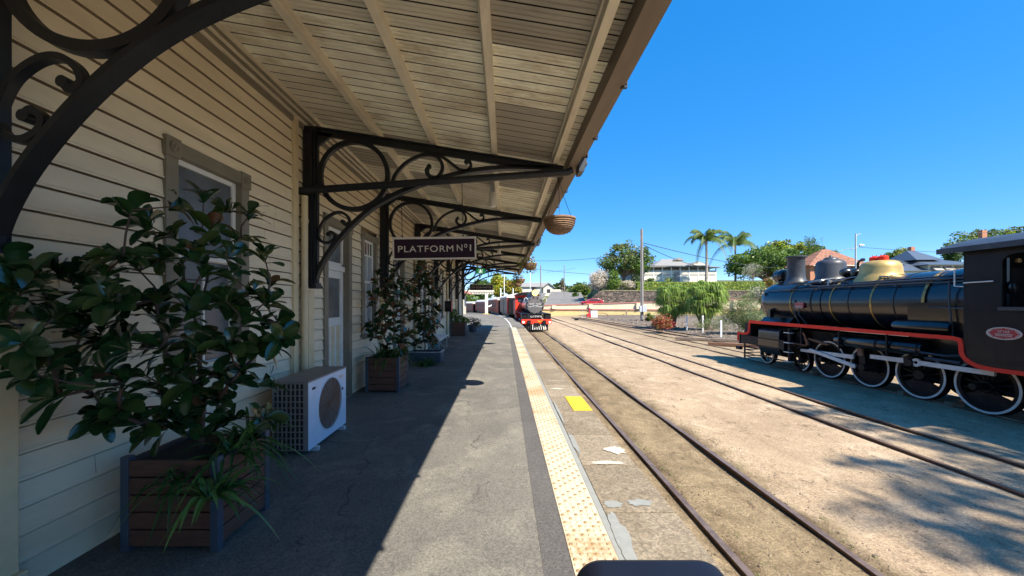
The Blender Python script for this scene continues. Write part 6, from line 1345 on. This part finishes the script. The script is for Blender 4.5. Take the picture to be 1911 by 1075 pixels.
# ------------------------------------------------------------------ car on the road
t = thing('parked_car', (16.8, 74.2, 1.2), 'red hatchback on the road behind the cream parapet', 'car')
Yc = 73.4; xa, xb = XP(1084, Yc), XP(1127, Yc); z0 = 1.05; Lc = xb-xa; 
prof = [(0, .25), (.02, .62), (.10, .74), (.27, .80), (.40, 1.16), (.55, 1.27), (.78, 1.27), (.93, 1.0), (1.0, .85), (1.0, .3)]
b = MB(); b.prism([(xa+p[0]*Lc, z0+p[1]*1.08) for p in prof], 'y', Yc, Yc+1.7); b.build('body', M['carred'], t, bevel=.08, smooth=40)
b = MB(); b.prism([(xa+p[0]*Lc, z0+p[1]*1.08) for p in [(.33, .83), (.43, 1.13), (.55, 1.2), (.76, 1.2), (.86, .98), (.87, .85)]], 'y', Yc-.02, Yc-.005); b.build('side_window', M['win'], t)
for px in (.18, .82): b = MB(); b.lathe([(.001, -.1), (.32, -.1), (.32, .1)], (xa+px*Lc, Yc+.1, z0+.3), 'y', 20); b.build('wheel', M['blackm'], t)
b = MB(); b.box(xb-.14, xb+.02, Yc-.01, Yc+.3, z0+.85, z0+1.02); b.build('tail_light', M['polew'], t)
# ------------------------------------------------------------------ poles and wires
t = thing('timber_pole', (XP(1198, 47), 47, -.8), 'tall grey timber pole with a small cabinet, by the red shrub', 'utility pole'); px = XP(1198, 47)
b = MB(); b.tube([(px, 47, -.9), (px, 47, 5), (px-.02, 47, ZP(427, 47))], [.20, .17, .14], 12); b.build('pole', M['pole'], t, smooth=50)
b = MB(); b.box(px-.42, px-.13, 46.6, 46.9, ZP(582, 47), ZP(571, 47)); b.box(px-.08, px+.45, 46.55, 46.85, ZP(582, 47), ZP(570, 47)); b.build('cabinet', M['greypaint'], t, bevel=.02)
b = MB(); b.tube([(px-.19, 46.95, 1.5), (px-.19, 46.95, ZP(430, 47))], .03, 6); b.build('conduit', M['pole'], t)
def pole(px, y0, y1, D, r_, m, label, extra=None):
    x = XP(px, D); t = thing('utility_pole', (x, D, ZP(y1, D)), label, 'utility pole', 'distant poles'); b = MB(); b.tube([(x, D, ZP(y1, D)), (x, D, ZP(y0, D))], r_, 8); b.build('pole', m, t); return t
pole(1009, 495, 556, 90, .13, M['pole'], 'left of the two thin poles beside the cottage')
pole(1053, 495, 556, 92, .09, M['pole'], 'right of the two thin poles beside the cottage')
pole(941, 512, 552, 80, .08, M['polew'], 'white post in front of the yellow-green tree')
pole(989.5, 466, 540, 66, .05, M['polew'], 'white pole rising directly behind the oncoming engine')
pole(934.5, 538, 560, 78, .12, M['polew'], 'short white post left of the van roof')
pole(957.5, 538, 552, 84, .12, M['polew'], 'short white post above the van roof')
t = thing('street_light', (XP(1597, 68), 68, 3), 'pale green street light pole with a lamp head, behind the engine domes', 'street light'); x = XP(1597, 68)
b = MB(); b.tube([(x, 68, 3.5), (x, 68, ZP(436, 68))], [.16, .12], 10); b.build('pole', M['greypaint'], t, smooth=50)
b = MB(); b.tube([(x, 68, ZP(463, 68)), (x+.8, 68, ZP(459, 68))], .05, 6); b.tube([(x, 68, ZP(462, 68)), (x-2.2, 68, ZP(466, 68)), (x-3.4, 68, ZP(473, 68))], .04, 6); b.tube([(x, 68, ZP(440, 68)), (x+.9, 68, ZP(436, 68))], .06, 6); b.tube([(x, 68, ZP(464, 68)), (x-.9, 68, ZP(466, 68))], .06, 6); b.build('arm', M['chim'], t)
b = MB(); b.lathe([(.001, -.1), (.16, -.08), (.2, .3), (.12, .75), (.001, .8)], (x+.7, 68, ZP(457.5, 68)), 'x', 12); b.build('lamp_head', M['polew'], t, smooth=50)
def cable(p, q, sag, label, r_=.025):
    pts = []; p, q = Vector(p), Vector(q)
    for i in range(25): u = i/24; pts.append(p.lerp(q, u)-Vector((0, 0, sag*4*u*(1-u))))
    b = MB(); b.tube(pts, r_, 5); tag(b.build('power_line', M['wire'], origin=p), label, 'power line', 'overhead power lines')
cable(P(1199, 453, 47), P(1500, 500, 105), 1.2, 'upper cable running right from the timber pole past the palms', .045)
cable(P(1199, 456, 47), P(1345, 500, 80), .9, 'lower cable running from the timber pole to the white house', .04)
cable(P(940, 482, 90), P(1199, 472, 47), .8, 'upper cable running left from the timber pole', .03)
cable(P(960, 497, 92), P(1120, 513, 88), .2, 'cable strung between the two thin poles', .045)
cable(P(1020, 508, 92), P(1075, 500, 110), .1, 'faint slanting cable above the cottage', .03)
cable(P(1603, 461, 68), P(1900, 472, 75), .4, 'cable running right from the street light', .04)
cable(P(1780, 437, 80), P(1960, 425, 75), .1, 'pale cable in front of the tree above the cab', .04)
# white marker posts, rubble, sleepers, buffer things
for i, (px, y0, y1, D) in enumerate([(1281.5, 588, 612, 31), (1311.5, 589, 617, 28.5), (1345.5, 598, 627, 25.5)]):
    x = XP(px, D); t = thing('marker_post', (x, D, ZP(y1, D)), ['left white marker post, beside the red shrub', 'middle white marker post below the weeping shrubs', 'right white marker post, nearest the engine'][i], 'post', 'white marker posts'); b = MB(); b.box(x-.055, x+.055, D-.04, D+.04, ZP(y1, D)-.3, ZP(y0, D)); b.build('post', M['polew'], t, bevel=.012)
rr = random.Random(12)
for i, (px, py, D, L2, rot, lab) in enumerate([(1320, 628, 23.5, 3.6, -.5, 'long weathered timber sleeper lying on the bank'), (1372, 640, 20.5, 2.6, -.55, 'reddish steel plate lying on the bank near the engine')]):
    p = P(px, py, D); b = MB(); b.box(-L2/2, L2/2, -.15, .15, -.08, .08); o = b.build('loose_timber', M['rust'] if i else M['bark'], bevel=.01); o.location = (p.x, D, ground_h(p.x, D)+.12); o.rotation_euler = (0, 0, rot); tag(o, lab, 'timber')
b = MB()
for k in range(700):
    y = rr.uniform(19, 52); x = rr.uniform(13.2, 22) if y > 26 else rr.uniform(14.2, 19); s0 = rr.uniform(.03, .11)*(1+y/60); z = ground_h(x, y)
    vs = []
    for (ax, ay, az) in ((1, 0, 0), (-1, 0, 0), (0, 1, 0), (0, -1, 0), (0, 0, .8), (0, 0, -.4)): q = s0*rr.uniform(.6, 1.4); vs.append((x+ax*q, y+ay*q, z+az*q))
    b.add(vs, [(0, 2, 4), (2, 1, 4), (1, 3, 4), (3, 0, 4), (2, 0, 5), (1, 2, 5), (3, 1, 5), (0, 3, 5)], rr.choice((0, 0, 1)))
tag(b.build('rubble', [M['rubble'], M['bark']]), 'loose broken rubble on the bank', kind='stuff')
b = MB(); rr = random.Random(13)
for k in range(15000):
    y = 1.5+16*rr.random()**1.5; x = rr.choice((rr.uniform(1.36, 2.08), rr.uniform(2.2, 3.2), rr.uniform(3.3, 3.9), rr.uniform(3.3, 9), rr.uniform(3.3, 10)))
    s0 = rr.uniform(.003, .009)*(1.8 if rr.random() < .06 else 1); z = gh(x, y)-.001; vs = []
    for (ax, ay, az) in ((1, 0, 0), (-1, 0, 0), (0, 1, 0), (0, -1, 0), (0, 0, .9)): q = s0*rr.uniform(.6, 1.5); vs.append((x+ax*q, y+ay*q, z+az*q))
    b.add(vs, [(0, 2, 4), (2, 1, 4), (1, 3, 4), (3, 0, 4)], rr.choice((0, 0, 1, 2)))
tag(b.build('gravel', [M['concrete'], M['rubble'], M['bark']]), 'loose gravel and grit', kind='stuff')
b = MB(); rr = random.Random(14)
for k in range(2600):   # dry leaf litter along rails
    y = 1.8+22*rr.random()**1.3; x = rr.choice((2.14, 3.27, 3.27, 6.44, 7.57, 2.14))+rr.gauss(0, .13)+ (rr.uniform(-1.5, 3) if rr.random() < .25 else 0)
    if x < 1.35: continue
    a = rr.uniform(0, 6.3); s0 = rr.uniform(.008, .022); z = gh(x, y)+.006; u = Vector((math.cos(a), math.sin(a), rr.uniform(-.2, .3)))*s0; v = Vector((-math.sin(a), math.cos(a), rr.uniform(-.2, .4)))*s0*.4; p = Vector((x, y, z)); b.add([p-u, p+v, p+u, p-v], [(0, 1, 2, 3)], rr.choice((0, 0, 1)))
tag(b.build('leaf_litter', [M['twig'], M['bark']]), 'dry leaves along the rails', kind='stuff')
b = MB(); rr = random.Random(15)
for k in range(110):
    y = rr.uniform(1.9, 7) ; x = rr.choice((1.75, 2.28, 3.42))+rr.gauss(0, .08); blades(b, (x, y, gh(x, y)), 6, rr.uniform(.02, .05), rr, .004, 1.2, (0, 1), .3, zmin=-2)
tag(b.build('weeds', [LG['olive'], LG['bright']]), 'tiny weeds beside the rails', kind='stuff')
# yard equipment in front of the cream wall
t = thing('point_lever', P(1099, 588, 58), 'rusty red points lever frame in front of the cream wall', 'points lever'); p = P(1099, 588, 58); b = MB(); b.box(p.x-.35, p.x+.3, 57.8, 58.2, p.z-.3, p.z+.2); b.tube([(p.x, 58, p.z), (p.x+.1, 58, p.z+1.1)], .12, 6); b.build('lever', M['redp'], t)
t = thing('white_box', P(1108, 587, 60), 'white box beside the red points lever', 'equipment box'); p = P(1108, 589, 60); b = MB(); b.box(p.x-.5, p.x+.55, 59.8, 60.6, p.z-.3, p.z+.75); b.build('case', M['polew'], t, bevel=.04); b = MB(); b.box(p.x-.55, p.x+.6, 59.75, 60.65, p.z+.752, p.z+.8); b.build('lid', M['greypaint'], t)
t = thing('pipe_rail', P(1125, 588, 60), 'bent pipe rail right of the white box', 'pipe rail'); b = MB(); b.tube([P(1114, 584, 60), P(1130, 584.5, 60), P(1134, 588, 60), P(1135, 592, 60)], .06, 6); b.build('pipe', M['rust'], t)
t = thing('signal_post', P(1087, 590, 56), 'thin post with small round signal in front of the wall', 'signal'); b = MB(); b.tube([P(1087, 592, 56), P(1087, 566, 56)], .035, 6); b.build('post', M['greypaint'], t); b = MB(); p = P(1087, 567, 56); b.lathe([(.001, -.05), (.16, -.05), (.16, .05)], p, 'y', 12); b.build('target', M['blackm'], t)
b = MB(); b.box(P(1075, 592, 52).x-.2, P(1075, 592, 52).x+.3, 51.8, 52.2, -.85, -.5); tag(b.build('track_box', M['blackm'], origin=P(1075, 592, 52)), 'small dark box between the far tracks', 'equipment box')
# tree behind the camera that shades the yard
rr = random.Random(77); t = thing('shade_tree', (19, -11, -.8), 'tall sparse tree standing behind the viewpoint, shading the yard', 'tree'); cr_ = MB(); tr = MB(); fork = Vector((18, -9.5, 14)); tr.tube([(19, -11, -.9), (18.6, -10.4, 8), fork], [.4, .33, .26], 8)
for (sx_, sy_, rad_) in [(4.4,4.2,.5),(5.1,4.6,.6),(5.6,3.9,.6),(6.2,4.6,.7),(6.8,4.0,.7),(5.0,3.3,.5),(5.9,3.2,.6),(7.2,4.8,.7),(7.6,5.6,.8),(7.9,6.4,.7),(7.2,6.6,.55),(7.0,7.4,.5),(6.6,8.2,.4),(8.5,5.6,.8),(8.4,7.0,.6),(8.0,4.4,.8),(6.5,3.2,.7),(5.3,5.6,.35),(6.0,5.5,.4),(7.0,3.2,.7),(9.0,6.3,.7),(4.6,3.6,.35),(6.9,8.9,.4),(7.4,8.3,.5),(7.9,7.7,.5),(5.6,4.9,.5),(6.7,5.2,.5),(4.9,3.9,.5),(7.6,3.8,.8),(8.6,4.9,.7),(6.3,3.9,.6),(5.4,2.7,.6),(6.2,2.5,.6),(7.0,2.4,.7)]:
    hz = rr.uniform(17, 20); q = Vector((sx_+.53*hz, sy_-.66*hz, hz-.8)); tr.tube([fork, (fork+q)/2+Vector((0, 0, .6)), q], [.10, .05, .015], 5)
    leaf_cards(cr_, q, rad_, int(150*rad_**2)+20, .17, rr, (0, 1), .4, (1.35, .8, .7), .1)
tr.build('trunk', M['bark'], t, smooth=60); cr_.build('crown', [LG['mid'], LG['olive']], t)
